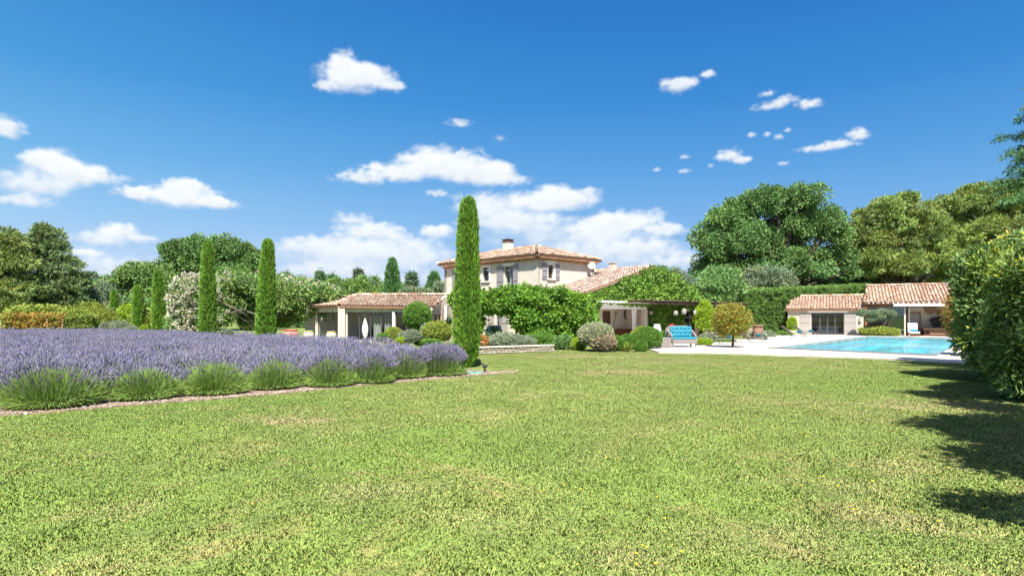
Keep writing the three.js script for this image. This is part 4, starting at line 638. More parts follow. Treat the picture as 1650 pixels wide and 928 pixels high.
// ------------------------------------------------------------------ cypresses
function cypress(name, label, px, topY, d, prof, { n = 2600, seed = 1, clump = C.sprig, s = 1, lean = 0, group, mat = L.cypress, rough = 0.05, baseY = 0 } = {}) {   // prof: [fraction of height from the foot, half width in metres]
  const H = Hh(topY, d), base = V(X(px, d), 0, -d), o = thing(name, label, 'cypress', base, 0, group), r = rngOf(seed);
  const wAt = (t) => { let i = 0; while (i < prof.length - 2 && prof[i + 1][0] < t) i++; const [a, wa] = prof[i], [b, wb] = prof[i + 1]; return lerp(wa, wb, clamp((t - a) / (b - a))); };
  part('trunk', tube([V(0, 0, 0), V(lean * 0.15, H * 0.2, 0), V(lean * 0.4, H * 0.45, 0)], 0.1, 0.05), M.bark, o);
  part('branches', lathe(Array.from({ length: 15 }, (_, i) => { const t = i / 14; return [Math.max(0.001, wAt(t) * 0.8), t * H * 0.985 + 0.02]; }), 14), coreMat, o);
  const bp = o.children[1].geometry.attributes.position; for (let i = 0; i < bp.count; i++) bp.setX(i, bp.getX(i) + lean * bp.getY(i) / H);
  const pts = []; let area = 0; for (let i = 0; i < 40; i++) area += wAt(i / 40);
  for (let i = 0; i < n; i++) {
    let t, w; do { t = r(); w = wAt(t); } while (r() * 0.62 * Math.max(...prof.map((p) => p[1])) > w + 0.05);
    const a = r() * 6.283, k = w * (1 + rough * 3 * N3(Math.cos(a) * 1.4 + seed, t * H * 1.3, Math.sin(a) * 1.4)) * (0.9 + 0.12 * r());
    const hole = N3(Math.cos(a) * 2.2 + seed * 3, t * H * 0.75, Math.sin(a) * 2.2); if (hole < -0.42 && r() < 0.8) continue; const tn = 1 + 0.4 * N3(Math.cos(a) * 3 + seed, t * H * 0.9, Math.sin(a) * 3) + (r() < 0.02 ? 0.5 : 0);
    pts.push({ c: [tn * (1 + 0.2 * hole), tn, tn], p: V(base.x + lean * t + Math.cos(a) * k * (r() < 0.03 ? 1.1 : 1), t * H, base.z + Math.sin(a) * k), n: V(Math.cos(a) * 0.45, 1, Math.sin(a) * 0.45).normalize(), s: s * (0.7 + 0.6 * r()) });
  }
  foliage('foliage', clump, mat, pts, o, { seed, vary: 0.3, hue: 0.16 });
  return o;
}
const near = [[0, 0.15], [0.05, 0.29], [0.12, 0.38], [0.25, 0.395], [0.45, 0.355], [0.65, 0.305], [0.82, 0.275], [0.92, 0.21], [0.97, 0.13], [1, 0.02]];
cypress('cypress_tree', 'tallest clipped cypress column at the end of the lavender bed before the house', 751, 320, 21.6, near, { n: 7000, seed: 61, lean: 0.08, s: 0.92, group: 'cypress columns along the lavender bed' });
{ const b = V(X(729, 21.6), 0, 0); }
const mid = (a, b) => [[0, b * 0.9], [0.15, b], [0.4, b * 0.92], [0.7, lerp(a, b, 0.45)], [0.9, a], [0.97, a * 0.72], [1, 0.03]];
const cg = 'cypress columns along the lavender bed';
cypress('cypress_tree', 'thick clipped cypress column just left of the low tiled wing', 427, 388, 35, mid(0.22, 0.45), { n: 4200, seed: 62, s: 1.15, group: cg, lean: 0.15 });
cypress('cypress_tree', 'clipped cypress column in front of the white flowering oleander', 333, 391, 38.2, mid(0.22, 0.39), { n: 3900, seed: 63, s: 1.15, group: cg, lean: 0.05 });
cypress('cypress_tree', 'cypress column left of the white oleander, third largest of the row to its left', 255, 437, 52, mid(0.19, 0.4), { n: 2600, seed: 64, s: 1.4, group: cg, lean: -0.1 });
cypress('cypress_tree', 'slim distant cypress between a yellow bush and the taller column', 220, 461, 60, mid(0.18, 0.33), { n: 1700, seed: 65, s: 1.5, group: cg });
cypress('cypress_tree', 'small distant cypress, second from the left of the row', 183, 470, 66, mid(0.18, 0.3), { n: 1400, seed: 66, s: 1.5, group: cg });
cypress('cypress_tree', 'smallest leftmost cypress at the far end of the row', 168, 487, 72, mid(0.15, 0.32), { n: 1000, seed: 67, s: 1.6, group: cg });

// ------------------------------------------------------------------ trees
const pineOpt = { clump: C.needlePad, mat: L.pine, spacing: 0.62, squash: 0.45, sub: 13, subR: 0.42, trunk: 0.35, vary: 0.5, scale: 1.15 };
tree('pine_tree', 'tall dark pine at the left with a pointed top', 'tree', 64, 72, [[76, 382, 20, 18], [62, 400, 30, 20], [90, 405, 26, 18], [60, 430, 44, 22], [100, 432, 30, 18], [75, 462, 50, 22], [112, 456, 22, 13], [60, 492, 52, 22], [108, 482, 26, 18]], { ...pineOpt, seed: 71 });
tree('pine_tree', 'yellowish pine cut by the left edge of the picture', 'tree', 60, 6, [[6, 392, 30, 18], [-6, 415, 40, 22], [22, 428, 32, 22], [-4, 452, 48, 26], [26, 465, 32, 20], [0, 492, 44, 24]], { ...pineOpt, mat: L.pineYellow, seed: 72 });
tree('pine_tree', 'low flat topped pine right of the tall left pine', 'tree', 76, 134, [[126, 452, 22, 12], [144, 462, 16, 10], [136, 480, 26, 14], [120, 500, 30, 16]], { ...pineOpt, mat: L.pineDark, seed: 73, spacing: 0.7 });
tree('oak_tree', 'broad round crowned oak behind the left cypress columns', 'tree', 80, 330, [[276, 418, 34, 24], [318, 404, 40, 20], [362, 402, 40, 18], [398, 420, 30, 20], [262, 446, 34, 24], [320, 438, 56, 28], [384, 446, 46, 28], [300, 475, 70, 28], [390, 480, 60, 26]], { seed: 74, spacing: 0.75, scale: 1.25, trunk: 0.5, gap: 0.12, mat: L.oak });
tree('leafy_tree', 'lower leafy tree sloping down left of the broad oak', 'tree', 72, 212, [[212, 446, 24, 18], [240, 456, 30, 22], [182, 464, 26, 18], [215, 476, 48, 24], [262, 478, 34, 24], [165, 486, 34, 20], [225, 505, 70, 22]], { seed: 75, spacing: 0.72, scale: 1.2, trunk: 0.35, mat: L.oakB, gap: 0.06 });
tree('olive_tree', 'grey green rounded tree beyond the smallest cypresses', 'tree', 68, 158, [[160, 476, 30, 18], [140, 490, 24, 16], [175, 496, 26, 14]], { seed: 76, spacing: 0.6, mat: L.olive, trunk: 0.2, clump: C.broadFine });
tree('leafy_tree', 'bright green young tree above the orange hedge', 'tree', 62, 135, [[135, 504, 26, 14], [112, 512, 22, 10], [160, 512, 22, 12]], { seed: 77, spacing: 0.5, mat: L.yellowGreen, trunk: 0.12, clump: C.broadFine });
tree('oak_tree', 'great dark oak rising over the tall hedge at right', 'tree', 70, 1256, [[1148, 392, 34, 30], [1182, 350, 38, 26], [1232, 330, 42, 24], [1288, 328, 44, 22], [1200, 392, 52, 34], [1262, 375, 52, 36], [1318, 362, 40, 30], [1346, 378, 26, 26], [1152, 432, 38, 30], [1212, 440, 50, 30], [1290, 430, 52, 32], [1346, 428, 34, 36]], { seed: 78, spacing: 0.6, scale: 1.1, trunk: 0.7, gap: 0.3, forkAt: 0.55, share: 0.6, mat: L.oak, sub: 14 });
tree('olive_tree', 'greyish rounded tree in front of the dark oak above the hedge', 'tree', 66, 1236, [[1236, 446, 34, 18], [1215, 456, 26, 14], [1258, 458, 28, 14]], { seed: 79, spacing: 0.5, mat: L.olive, trunk: 0.25, clump: C.broadFine });
tree('walnut_tree', 'bright green leafy tree beside the gable, left of the hedge', 'tree', 58, 1160, [[1162, 452, 32, 18], [1140, 468, 26, 13], [1182, 467, 18, 10], [1155, 480, 32, 12]], { seed: 80, spacing: 0.52, mat: leafMat(0.19, 0.32, 0.1), trunk: 0.2, clump: C.broad });
tree('walnut_tree', 'light green bush top showing over the middle of the hedge', 'tree', 72, 1288, [[1284, 452, 20, 12], [1268, 460, 16, 8], [1312, 458, 22, 10]], { seed: 81, spacing: 0.5, mat: leafMat(0.2, 0.34, 0.1), trunk: 0.2 });
tree('poplar_tree', 'pale grey green tree far behind the ivy gable', 'tree', 85, 1100, [[1088, 446, 14, 14], [1106, 452, 14, 16], [1118, 470, 12, 14], [1098, 470, 20, 16]], { seed: 82, spacing: 0.7, mat: L.olive, trunk: 0.25, gap: 0.15, clump: C.broadFine });
const pineR = { ...pineOpt, mat: L.pineYellow, spacing: 0.62, squash: 0.6, trunk: 0.5, gap: 0.08, sub: 15, scale: 1.2 };
tree('pine_tree', 'broad yellow green pine above the pool pavilion', 'tree', 72, 1452, [[1412, 352, 34, 26], [1456, 335, 44, 22], [1398, 382, 32, 28], [1440, 378, 50, 32], [1490, 362, 40, 30], [1408, 425, 38, 32], [1455, 425, 52, 32], [1505, 410, 40, 34]], { ...pineR, seed: 83 });
tree('pine_tree', 'rightmost yellow green pine behind the big laurel', 'tree', 74, 1585, [[1545, 335, 40, 22], [1592, 318, 44, 20], [1636, 312, 40, 20], [1670, 340, 44, 30], [1562, 372, 52, 34], [1622, 365, 52, 34], [1540, 420, 46, 34], [1600, 425, 60, 36], [1545, 455, 44, 22, 3], [1480, 450, 44, 22, 6]], { ...pineR, seed: 84 });
tree('oak_tree', 'shaded dark tree between the oak and the yellow pines', 'tree', 80, 1384, [[1380, 400, 26, 26], [1372, 436, 34, 30], [1395, 455, 36, 26]], { seed: 85, spacing: 0.8, scale: 1.25, mat: L.pineDark, trunk: 0.4 });
// the far row behind the roofs
tree('leafy_tree', 'dark green tree mass behind the low tiled wing', 'tree', 95, 590, [[545, 466, 26, 12], [588, 462, 30, 14], [630, 470, 30, 12], [556, 478, 40, 12], [610, 480, 44, 12]], { seed: 86, spacing: 0.8, mat: L.oakB, trunk: 0.3, scale: 1.2 });
tree('leafy_tree', 'pale leafy tree just left of the house wall', 'tree', 75, 690, [[680, 474, 26, 8], [712, 466, 10, 10], [655, 478, 22, 8]], { seed: 87, spacing: 0.6, mat: L.olive, trunk: 0.2 });
tree('leafy_tree', 'green trees behind the oleander, left of the firs', 'tree', 98, 480, [[455, 455, 20, 12], [490, 462, 30, 12], [525, 462, 20, 12], [430, 462, 20, 14]], { seed: 88, spacing: 0.8, mat: L.oak, trunk: 0.3, scale: 1.2 });
function fir(name, label, px, topY, d, half, { seed = 1, tiers = 14, low = 0.08, mat = L.conifer, s = 1, droop = -0.2, curve = 1, jag = 0.3, group, from = 0 } = {}) {
  const H = Hh(topY, d), base = V(X(px, d), 0, -d), o = thing(name, label, 'conifer', base, 0, group), r = rngOf(seed), pts = [], limbs = [], R = half / FOC * d;
  part('trunk', tube([V(0, 0, 0), V(0, H * 0.5, 0), V(0, H * 0.98, 0)], 0.02 * H, 0.004 * H, 6, 7), M.bark, o);
  for (let k = 0; k < tiers; k++) {
    const t = low + (1 - low) * k / tiers, y = t * H; if (y < from) continue; const rad = R * Math.pow(1 - t, curve), n = Math.max(4, Math.round(5 + rad * 2.2));
    for (let j = 0; j < n; j++) {
      const a = r() * 6.283, l = rad * (1 - jag + jag * 1.4 * r()) + 0.1, end = V(Math.cos(a) * l, y + droop * l + (r() - 0.5) * 0.3, Math.sin(a) * l);
      if (l > 0.5) limbs.push(tube([V(0, y, 0), end.clone().multiplyScalar(0.5).setY(y + droop * l * 0.2), end], 0.012 * l + 0.01, 0.006, 4, 4));
      const m = Math.max(2, Math.round(l / (0.26 * s)));
      for (let q = 1; q <= m; q++) { const f = q / m, c = V(end.x * f, lerp(y, end.y, f * f), end.z * f), wd = (1 - f) * l * 0.22 + 0.03; for (let e = 0; e < 2; e++) pts.push({ p: V(base.x + c.x + (r() - 0.5) * wd * 2, c.y + (r() - 0.5) * 0.1, base.z + c.z + (r() - 0.5) * wd * 2), n: V(Math.cos(a) * 0.5, 1, Math.sin(a) * 0.5).normalize(), s: s * (0.6 + 0.5 * r()) }); }
    }
  }
  pts.push({ p: V(base.x, H, base.z), n: UPV, s: s * 0.5 });
  if (limbs.length) part('limb', limbs, M.bark, o);
  foliage('needles', C.fir, mat, pts, o, { seed, vary: 0.35 });
  return o;
}
const fg = 'conifers standing far behind the roofs';
fir('fir_tree', 'dark slender fir standing tallest behind the left end of the low tiled roof', 577, 430, 100, 14, { seed: 91, s: 2.2, tiers: 12, mat: L.pineDark, group: fg });
fir('cedar_tree', 'broad cone shaped dark cedar between two cypresses behind the low roof', 663, 437, 88, 20, { seed: 92, s: 2.0, tiers: 14, mat: L.pineDark, group: fg, droop: 0.05 });
fir('fir_tree', 'spiky fir above the oleander, leftmost of the far firs', 462, 434, 96, 22, { seed: 93, s: 2.0, tiers: 9, group: fg, droop: 0.25 });
fir('fir_tree', 'spiky fir above the right end of the oleander, between two smaller firs', 515, 431, 96, 20, { seed: 94, s: 2.0, tiers: 9, group: fg, droop: 0.25 });
fir('fir_tree', 'small spiky fir just left of the dark slender fir', 536, 437, 98, 15, { seed: 95, s: 2.0, tiers: 9, group: fg, droop: 0.2 });
fir('fir_tree', 'smallest fir showing over the middle of the oleander', 489, 443, 98, 15, { seed: 96, s: 2.0, tiers: 8, group: fg, droop: 0.2 });
cypress('cypress_tree', 'dense natural cypress behind the middle of the low tiled roof', 632, 421, 88, [[0, 0.7], [0.3, 1.0], [0.6, 0.85], [0.85, 0.5], [1, 0.1]], { n: 1900, seed: 97, s: 1.5, clump: C.sprigBig, mat: L.conifer, group: fg, rough: 0.1 });
cypress('cypress_tree', 'rounded cypress behind the roof close to the house wall', 699, 441, 84, [[0, 1.0], [0.4, 1.2], [0.7, 0.85], [0.9, 0.45], [1, 0.1]], { n: 1600, seed: 98, s: 1.5, clump: C.sprigBig, mat: L.conifer, group: fg, rough: 0.12 });
// conifer and laurels at the right edge
fir('conifer_tree', 'tall conifer with reaching branches at the right edge', 1768, -60, 17.6, 250, { seed: 99, s: 0.52, tiers: 40, mat: L.conifer, droop: -0.06, from: 5.2, jag: 0.4, curve: 0.9 });
{
  const lau = (name, label, cx, d, lobes, seed, n0) => {
    const base = V(cx, 0, -d), o = thing(name, label, 'shrub', base), r = rngOf(seed), pts = [], cs = [];
    for (const [x, y, dd, rx, ry, rz] of lobes) { const c = V(x, y, -dd); cs.push(c); pts.push(...onEllipsoid(c, rx, ry, rz, Math.round(n0 * rx * (ry + rz)), r, { depth: 0.5, rough: 0.13, f: 1.6, lo: -0.95 }).filter((q) => q.p.y > 0.03)); }
    pts.forEach((q) => { q.s = 0.62 + 0.55 * r(); const top = clamp(q.n.y), young = r() < 0.12 + 0.4 * top && N3(q.p.x * 1.1, q.p.y * 1.1, q.p.z * 1.1) > -0.1; q.c = young ? [1.7 + r() * 0.5, 1.5 + r() * 0.4, 1.0] : [0.72, 0.86, 0.9]; });  // upward-facing leaves get the bright tint more often: sunlit top painted into leaf colour
    trunkAndLimbs(base, base.clone().setY(0.7), 0.14, cs, o, seed, M.bark, 1);
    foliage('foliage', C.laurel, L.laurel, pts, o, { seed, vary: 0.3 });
    return o;
  };
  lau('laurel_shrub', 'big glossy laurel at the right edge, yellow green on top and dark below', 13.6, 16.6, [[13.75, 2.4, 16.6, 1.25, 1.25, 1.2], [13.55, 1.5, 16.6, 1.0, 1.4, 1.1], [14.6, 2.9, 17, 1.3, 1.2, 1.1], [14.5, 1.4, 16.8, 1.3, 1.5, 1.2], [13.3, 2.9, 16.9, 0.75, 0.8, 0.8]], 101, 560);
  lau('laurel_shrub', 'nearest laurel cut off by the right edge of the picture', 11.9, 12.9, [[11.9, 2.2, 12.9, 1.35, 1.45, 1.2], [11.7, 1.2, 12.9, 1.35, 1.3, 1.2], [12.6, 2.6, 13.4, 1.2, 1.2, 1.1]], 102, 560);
  // the tree outside the right edge whose shadow lies on the lawn
  const o = thing('shade_tree', 'leafy tree standing just outside the right edge, its shadow on the lawn', 'tree', V(9.2, 0, -6.4));
  const ls = [[7.8, 5.5, 5.2, 1.45], [7.3, 5.0, 3.9, 1.3], [8.8, 5.0, 4.6, 1.4], [9.0, 6.2, 5.4, 1.1], [9.9, 8.6, 8.0, 0.55], [9.7, 7.4, 7.0, 0.5]].map(([x, y, d, q]) => ({ c: V(x, y, -d), r: [q, q * 0.8, q] }));
  const { pts, centres } = lobed(ls, 0.3, 103, { sub: 10, subR: 0.5, scale: 0.8, squash: 0.9 });
  for (const q of onEllipsoid(V(4.7, 3.5, -3.3), 0.4, 0.2, 0.35, 40, rngOf(7), { depth: 0.8 })) pts.push({ ...q, s: 0.6 });
  trunkAndLimbs(V(9.2, 0, -6.4), V(9.1, 2.6, -6.4), 0.2, [...centres, V(4.7, 3.5, -3.3)], o, 104, M.bark, 0.6);
  foliage('crown', C.broadFine, L.oak, pts, o, { seed: 104 });
}

// ------------------------------------------------------------------ hedges
function boxHedge(name, label, category, a, b, ha, hb, t, clump, mat, spacing, seed, tint, s = 1) {       // clipped wall of leaves from a to b
  const len = a.distanceTo(b), dir = b.clone().sub(a).normalize(), out = V(-dir.z, 0, dir.x), o = thing(name, label, category, a.clone()), r = rngOf(seed), pts = [];
  if (out.z < 0) out.negate();
  const q = (u, y, w) => a.clone().addScaledVector(dir, u).addScaledVector(out, w).setY(y);
  const put = (u, y, w, n) => { const k = 0.12 * fbm(u * 0.9, y * 1.1, w + seed, 3); const p = q(u, y, w).addScaledVector(n, k * 1.6 + (r() - 0.7) * 0.16); pts.push({ p, n: n.clone().add(V(r() - 0.5, r() * 0.8, r() - 0.5).multiplyScalar(0.8)).normalize(), s: s * (0.75 + 0.5 * r()), c: tint?.(u / len, y, r) }); };
  const hm = (u) => lerp(ha, hb, u / len);
  for (let i = 0, n = len * Math.max(ha, hb) / spacing ** 2; i < n; i++) { const u = r() * len; put(u, r() * hm(u), t / 2, out); }
  for (let i = 0, n = len * t / spacing ** 2; i < n; i++) { const u = r() * len; put(u, hm(u), (r() - 0.5) * t, UPV); }
  for (const [u, n] of [[0, dir.clone().negate()], [len, dir]]) for (let i = 0, m = t * ha / spacing ** 2; i < m; i++) put(u, r() * hm(u), (r() - 0.5) * t, n);
  const g = new THREE.BufferGeometry(), P8 = [[0.1, 0, 1], [len - 0.1, 0, 1], [len - 0.1, 1, 1], [0.1, 1, 1], [0.1, 0, -1], [len - 0.1, 0, -1], [len - 0.1, 1, -1], [0.1, 1, -1]].map(([u, y, w]) => q(u, y * (hm(u) - 0.12), w * (t / 2 - 0.14)).sub(a));
  g.setAttribute('position', new THREE.Float32BufferAttribute([[0, 1, 2, 3], [5, 4, 7, 6], [3, 2, 6, 7], [4, 0, 3, 7], [1, 5, 6, 2]].flatMap(([i, j, k, l]) => [i, j, k, i, k, l]).flatMap((i) => P8[i].toArray()), 3)); g.computeVertexNormals();
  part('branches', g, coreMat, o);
  foliage('foliage', clump, mat, pts, o, { seed, vary: 0.25 });
  return o;
}
boxHedge('cypress_hedge', 'tall clipped dark green hedge closing the garden behind the pool', 'hedge', V(X(1178, 59), 0, -59), V(X(1400, 69), 0, -69), Hh(470.5, 59), Hh(460.5, 69), 1.6, C.sprigBig, L.hedge, 0.26, 111, null, 0.8);
boxHedge('photinia_hedge', 'orange and yellow leaved hedge beyond the lavender at the left', 'hedge', V(X(14, 51), 0, -51), V(X(150, 52), 0, -52), Hh(509, 51), Hh(509, 52), 1.3, C.vine, leafMat(0.4, 0.3, 0.06, 0.4), 0.2, 112, (t, y, r) => { const k = t > 0.68 ? 1 : t < 0.1 ? 0.6 : r() < 0.3 ? 0.8 : 0, j = 0.8 + 0.4 * r(); return [lerp(1.2, 0.55, k) * j, lerp(0.98, 0.98, k) * j, lerp(0.9, 0.7, k) * j]; }, 0.9);
[[75, 'slim pale stake before the middle of the orange hedge'], [99.5, 'slim pale stake before the right part of the orange hedge']].forEach(([px, label]) => { const d = 49.2, o = thing('stake', label, 'stake', V(X(px, d), 0, -d)); part('post', new THREE.CylinderGeometry(0.04, 0.045, Hh(515, d), 8).translate(0, Hh(515, d) / 2, 0), M.timberLight, o); part('cap', new THREE.SphereGeometry(0.045, 8, 6).translate(0, Hh(515, d), 0), M.timberLight, o); });

// ------------------------------------------------------------------ shrubs in the beds
const ball = (name, label, px, py, rpx, ryx, d, clump, mat, opt0 = {}) => { const opt = { depth: 0.07, ...opt0, s: (opt0.s ?? 1) * 0.68 }, cl = clump === C.vine ? 0 : 0.07 * opt.s / d * FOC; rpx -= cl; ryx -= cl; return dome(name, label, 'shrub', V(X(px, d), Hh(py, d), -d), rpx / FOC * d, ryx / FOC * d, clump, mat, { n: Math.round(Math.min(3200, 300 * (rpx / FOC * d) * ((ryx + rpx) / FOC * d) / opt.s ** 2 * (opt.dense ?? 1) + 160)), ...opt }); };
const bb = { clump: C.small, dense: 5 };
ball('clipped_ball', 'large clipped green ball standing before the low tiled wing', 672, 509, 23, 22, 41, C.small, L.box, { s: 1.9, dense: 4, seed: 121, lo: -1 });
ball('clipped_ball', 'yellow green clipped dome right of the white teardrop sculpture', 634, 540, 15, 13, 38, C.small, L.yellowGreen, { s: 1.5, dense: 4, seed: 122 });
ball('shrub', 'low green mound left of the yellow green dome', 617, 545, 11, 8, 37.5, C.small, L.box, { s: 1.5, dense: 4, seed: 123 });
ball('shrub', 'dull green mound between the yellow dome and the grey ball', 649, 544, 9, 10, 37, C.small, L.greyGreen, { s: 1.5, dense: 4, seed: 124 });
ball('clipped_ball', 'silvery grey clipped ball above the lavender', 664.5, 542, 14, 11, 32, C.tiny, L.greyGreen, { s: 1.7, dense: 4, seed: 125, core: coreGrey });
ball('shrub', 'grey green round shrub behind the big yellow green bush', 690, 533, 13, 13, 38, C.tiny, L.greyGreen, { s: 1.9, dense: 4, seed: 126, core: coreGrey });
ball('shrub', 'big yellow green leafy bush left of the tall cypress', 705, 535, 23, 18, 34, C.small, L.yellowGreen, { s: 1.9, dense: 3, seed: 127, rough: 0.09 });
ball('shrub', 'lime coloured low plant below the yellow green dome', 650, 549, 13, 6, 33, C.small, L.lime, { s: 1.3, dense: 4, seed: 128 });
ball('shrub', 'low green plants between the grey ball and the cypress', 690, 552, 20, 6, 32.5, C.small, L.box, { s: 1.4, dense: 4, seed: 129, rough: 0.15 });
ball('santolina', 'pale grey cushion plant between the two thick cypress columns', 365, 538, 10, 7, 34.5, C.tiny, L.greyGreen, { s: 1.8, dense: 4, seed: 130, core: coreGrey });
ball('shrub', 'variegated cream and green dome in the bed before the covered room', 960, 540, 28, 21, 31.5, C.small, L.variegated, { s: 1.7, dense: 4, seed: 131, rough: 0.1, core: coreGrey });
ball('shrub', 'salmon and grey leaved shrub before the variegated dome', 973, 553, 20, 14, 30.9, C.small, L.salmon, { s: 1.6, dense: 3, seed: 132, rough: 0.14, core: coreGrey });
ball('clipped_ball', 'bright lime green ball at the left end of the shrub bed', 932, 555, 13, 11, 32.6, C.tiny, L.lime, { s: 1.6, dense: 5, seed: 133 });
ball('clipped_ball', 'dark green ball between the salmon shrub and the leafy clump', 994, 554, 15, 13, 31.8, C.tiny, L.box, { s: 1.7, dense: 5, seed: 134 });
ball('clipped_ball', 'medium green ball tucked behind the narrow leaved clump', 1011, 551, 13, 13, 33, C.tiny, L.box, { s: 1.7, dense: 5, seed: 135 });
ball('clipped_ball', 'largest clipped ball of the bed, left of the grey side table', 1045, 545, 22, 18, 33, C.tiny, L.box, { s: 1.9, dense: 5, seed: 136 });
ball('clipped_ball', 'pale topped ball half hidden behind the largest clipped ball', 1036, 542, 19, 16, 34.4, C.tiny, L.yellowGreen, { s: 1.9, dense: 4, seed: 137 });
ball('clipped_ball', 'small front ball at the lawn edge below the largest one', 1033, 558, 10.5, 10, 31.2, C.tiny, L.box, { s: 1.5, dense: 5, seed: 138 });
ball('clipped_ball', 'green ball behind the grey side table', 1070, 546, 14, 12, 37.2, C.tiny, L.box, { s: 1.8, dense: 5, seed: 139 });
ball('shrub', 'dark green leafy shrub at the right end of the stone wall', 908, 554, 17, 14, 33, C.small, L.oak, { s: 1.8, dense: 3, seed: 140, rough: 0.15 });
ball('shrub', 'deep green shrub spilling over the middle of the stone wall', 874, 550, 22, 15, 34, C.small, L.box, { s: 1.8, dense: 3, seed: 141, rough: 0.16 });
ball('shrub', 'grey green sage bush above the left part of the stone wall', 815, 550, 28, 14, 33, C.small, L.greyGreen, { s: 1.7, dense: 3, seed: 142, rough: 0.16, core: coreGrey });
ball('shrub', 'silvery bush above the middle of the stone wall', 846, 552, 18, 11, 32.4, C.tiny, L.greyGreen, { s: 1.8, dense: 4, seed: 143, rough: 0.15, core: coreGrey });
ball('shrub', 'grey topped round mound right of the turquoise sofa', 1140, 546, 15, 8, 41, C.tiny, L.greyGreen, { s: 1.9, dense: 4, seed: 144, core: coreGrey });
ball('shrub', 'bright lime ground plant beside the turquoise sofa', 1135, 551, 13, 6, 37, C.tiny, L.lime, { s: 1.7, dense: 5, seed: 145 });
ball('shrub', 'low green plants under the loungers behind the small tree', 1168, 551, 16, 5, 41.5, C.small, L.box, { s: 1.6, dense: 3, seed: 146, rough: 0.2 });
ball('shrub', 'yellow green climbing shrub at the right side of the ivy gable', 1136, 512, 13, 22, 45, C.vine, L.lime, { s: 0.9, dense: 1.2, seed: 147, rough: 0.2 });
ball('shrub', 'green round bush behind the great brown urn', 1238, 542, 12, 9, 52, C.small, L.greyGreen, { s: 2, dense: 3, seed: 148 });
ball('shrub', 'small leafy bushes at the foot of the tall hedge near the loungers', 1262, 541, 16, 8, 56.5, C.small, L.box, { s: 2, dense: 3, seed: 149, rough: 0.2 });
ball('shrub', 'yellow plant climbing at the left end of the pool cottage', 1277, 523, 6, 10, 57.6, C.vine, L.lime, { s: 0.6, dense: 1, seed: 150, rough: 0.25 });
ball('shrub', 'low spreading green shrub under the cloud pruned tree', 1418, 534.5, 27, 8, 54.4, C.small, L.yellowGreen, { s: 2.2, dense: 3, seed: 151, rough: 0.16 });
ball('santolina', 'leftmost grey green mound under the small cypresses', 169, 530, 9, 11, 50, C.tiny, L.greyGreen, { s: 2.2, dense: 3, seed: 152, group: 'grey green mounds beyond the lavender', core: coreGrey });
ball('santolina', 'grey green mound second from left under the small cypresses', 181, 529, 9, 12, 51, C.tiny, L.greyGreen, { s: 2.2, dense: 3, seed: 153, group: 'grey green mounds beyond the lavender', core: coreGrey });
ball('santolina', 'widest grey green mound under the small cypresses', 194, 529, 15, 12, 49.5, C.tiny, L.greyGreen, { s: 2.2, dense: 3, seed: 154, group: 'grey green mounds beyond the lavender', core: coreGrey });
ball('santolina', 'rightmost grey green mound, nearest the slim cypress', 210, 534, 13, 9, 48.8, C.tiny, L.greyGreen, { s: 2.2, dense: 3, seed: 155, group: 'grey green mounds beyond the lavender', core: coreGrey });
ball('shrub', 'small pointed lime shrub beside the mounds', 230, 532, 6, 9, 48.5, C.tiny, L.lime, { s: 2, dense: 3, seed: 156 });
ball('shrub', 'yellow bush between the distant cypresses', 207, 509, 16, 14, 64, C.vine, L.lime, { s: 1.5, dense: 1, seed: 157, rough: 0.2 });
ball('shrub', 'green bushes between the cypress columns beyond the lavender', 238, 518, 22, 14, 62, C.vine, L.yellowGreen, { s: 1.6, dense: 1, seed: 158, rough: 0.2 });
ball('shrub', 'grey bush right of the third cypress, before the oleander', 276, 522, 14, 13, 54, C.small, L.greyGreen, { s: 2.4, dense: 2, seed: 159, rough: 0.2 });
ball('shrub', 'dry yellow green bush behind the orange hedge', 175, 512, 20, 12, 66, C.vine, L.olive, { s: 1.8, dense: 1, seed: 160, rough: 0.2 });
ball('shrub', 'leafy green bushes behind the left half of the orange hedge', 60, 508, 40, 12, 56, C.vine, L.yellowGreen, { s: 1.6, dense: 1, seed: 161, rough: 0.2 });
// leafy clumps with blades
function bladeClump(name, label, category, px, py, d, n, len, wid, mat, seed, low = 0.2, stem = 0) {
  const base = V(X(px, d), Math.max(0, Hh(py, d)), -d), o = thing(name, label, category, base), r = rngOf(seed), tri = [];
  for (let i = 0; i < n; i++) { const a = r() * 6.283, th = low + r() * 1.1, l = len * (0.7 + 0.5 * r()), dir = V(Math.sin(th) * Math.cos(a), Math.cos(th), Math.sin(th) * Math.sin(a)), side = V(-Math.sin(a), 0, Math.cos(a)).multiplyScalar(wid / 2), b = V(0, stem, 0), m = b.clone().addScaledVector(dir, l * 0.5), t = b.clone().addScaledVector(dir, l).add(V(0, -0.25 * Math.sin(th) * l, 0)), m1 = m.clone().add(side), m2 = m.clone().sub(side), b1 = b.clone().addScaledVector(side, 0.6), b2 = b.clone().addScaledVector(side, -0.6); tri.push([b1, b2, m1], [m1, b2, m2], [m1, m2, t]); }
  if (stem) part('stem', tube([V(0, 0, 0), V(0.02, stem * 0.5, 0), V(0, stem, 0)], 0.09, 0.07), M.bark, o);
  part('leaves', rawLeaves(tri.map((t) => t.map((p) => p.toArray()))), mat, o); part('heart', new THREE.SphereGeometry(len * 0.12, 10, 6).translate(0, stem + len * 0.05, 0), mat, o); return o;
}
bladeClump('daylily_clump', 'light green narrow leaved clump at the front of the shrub bed', 'plant', 1012, 566, 31, 160, 0.55, 0.025, L.yellowGreen, 171);
bladeClump('yucca', 'dark spiky yucca left of the tall cypress', 'plant', 723, 545, 37, 110, 0.75, 0.05, L.pineDark, 172, 0.1, 0.75);
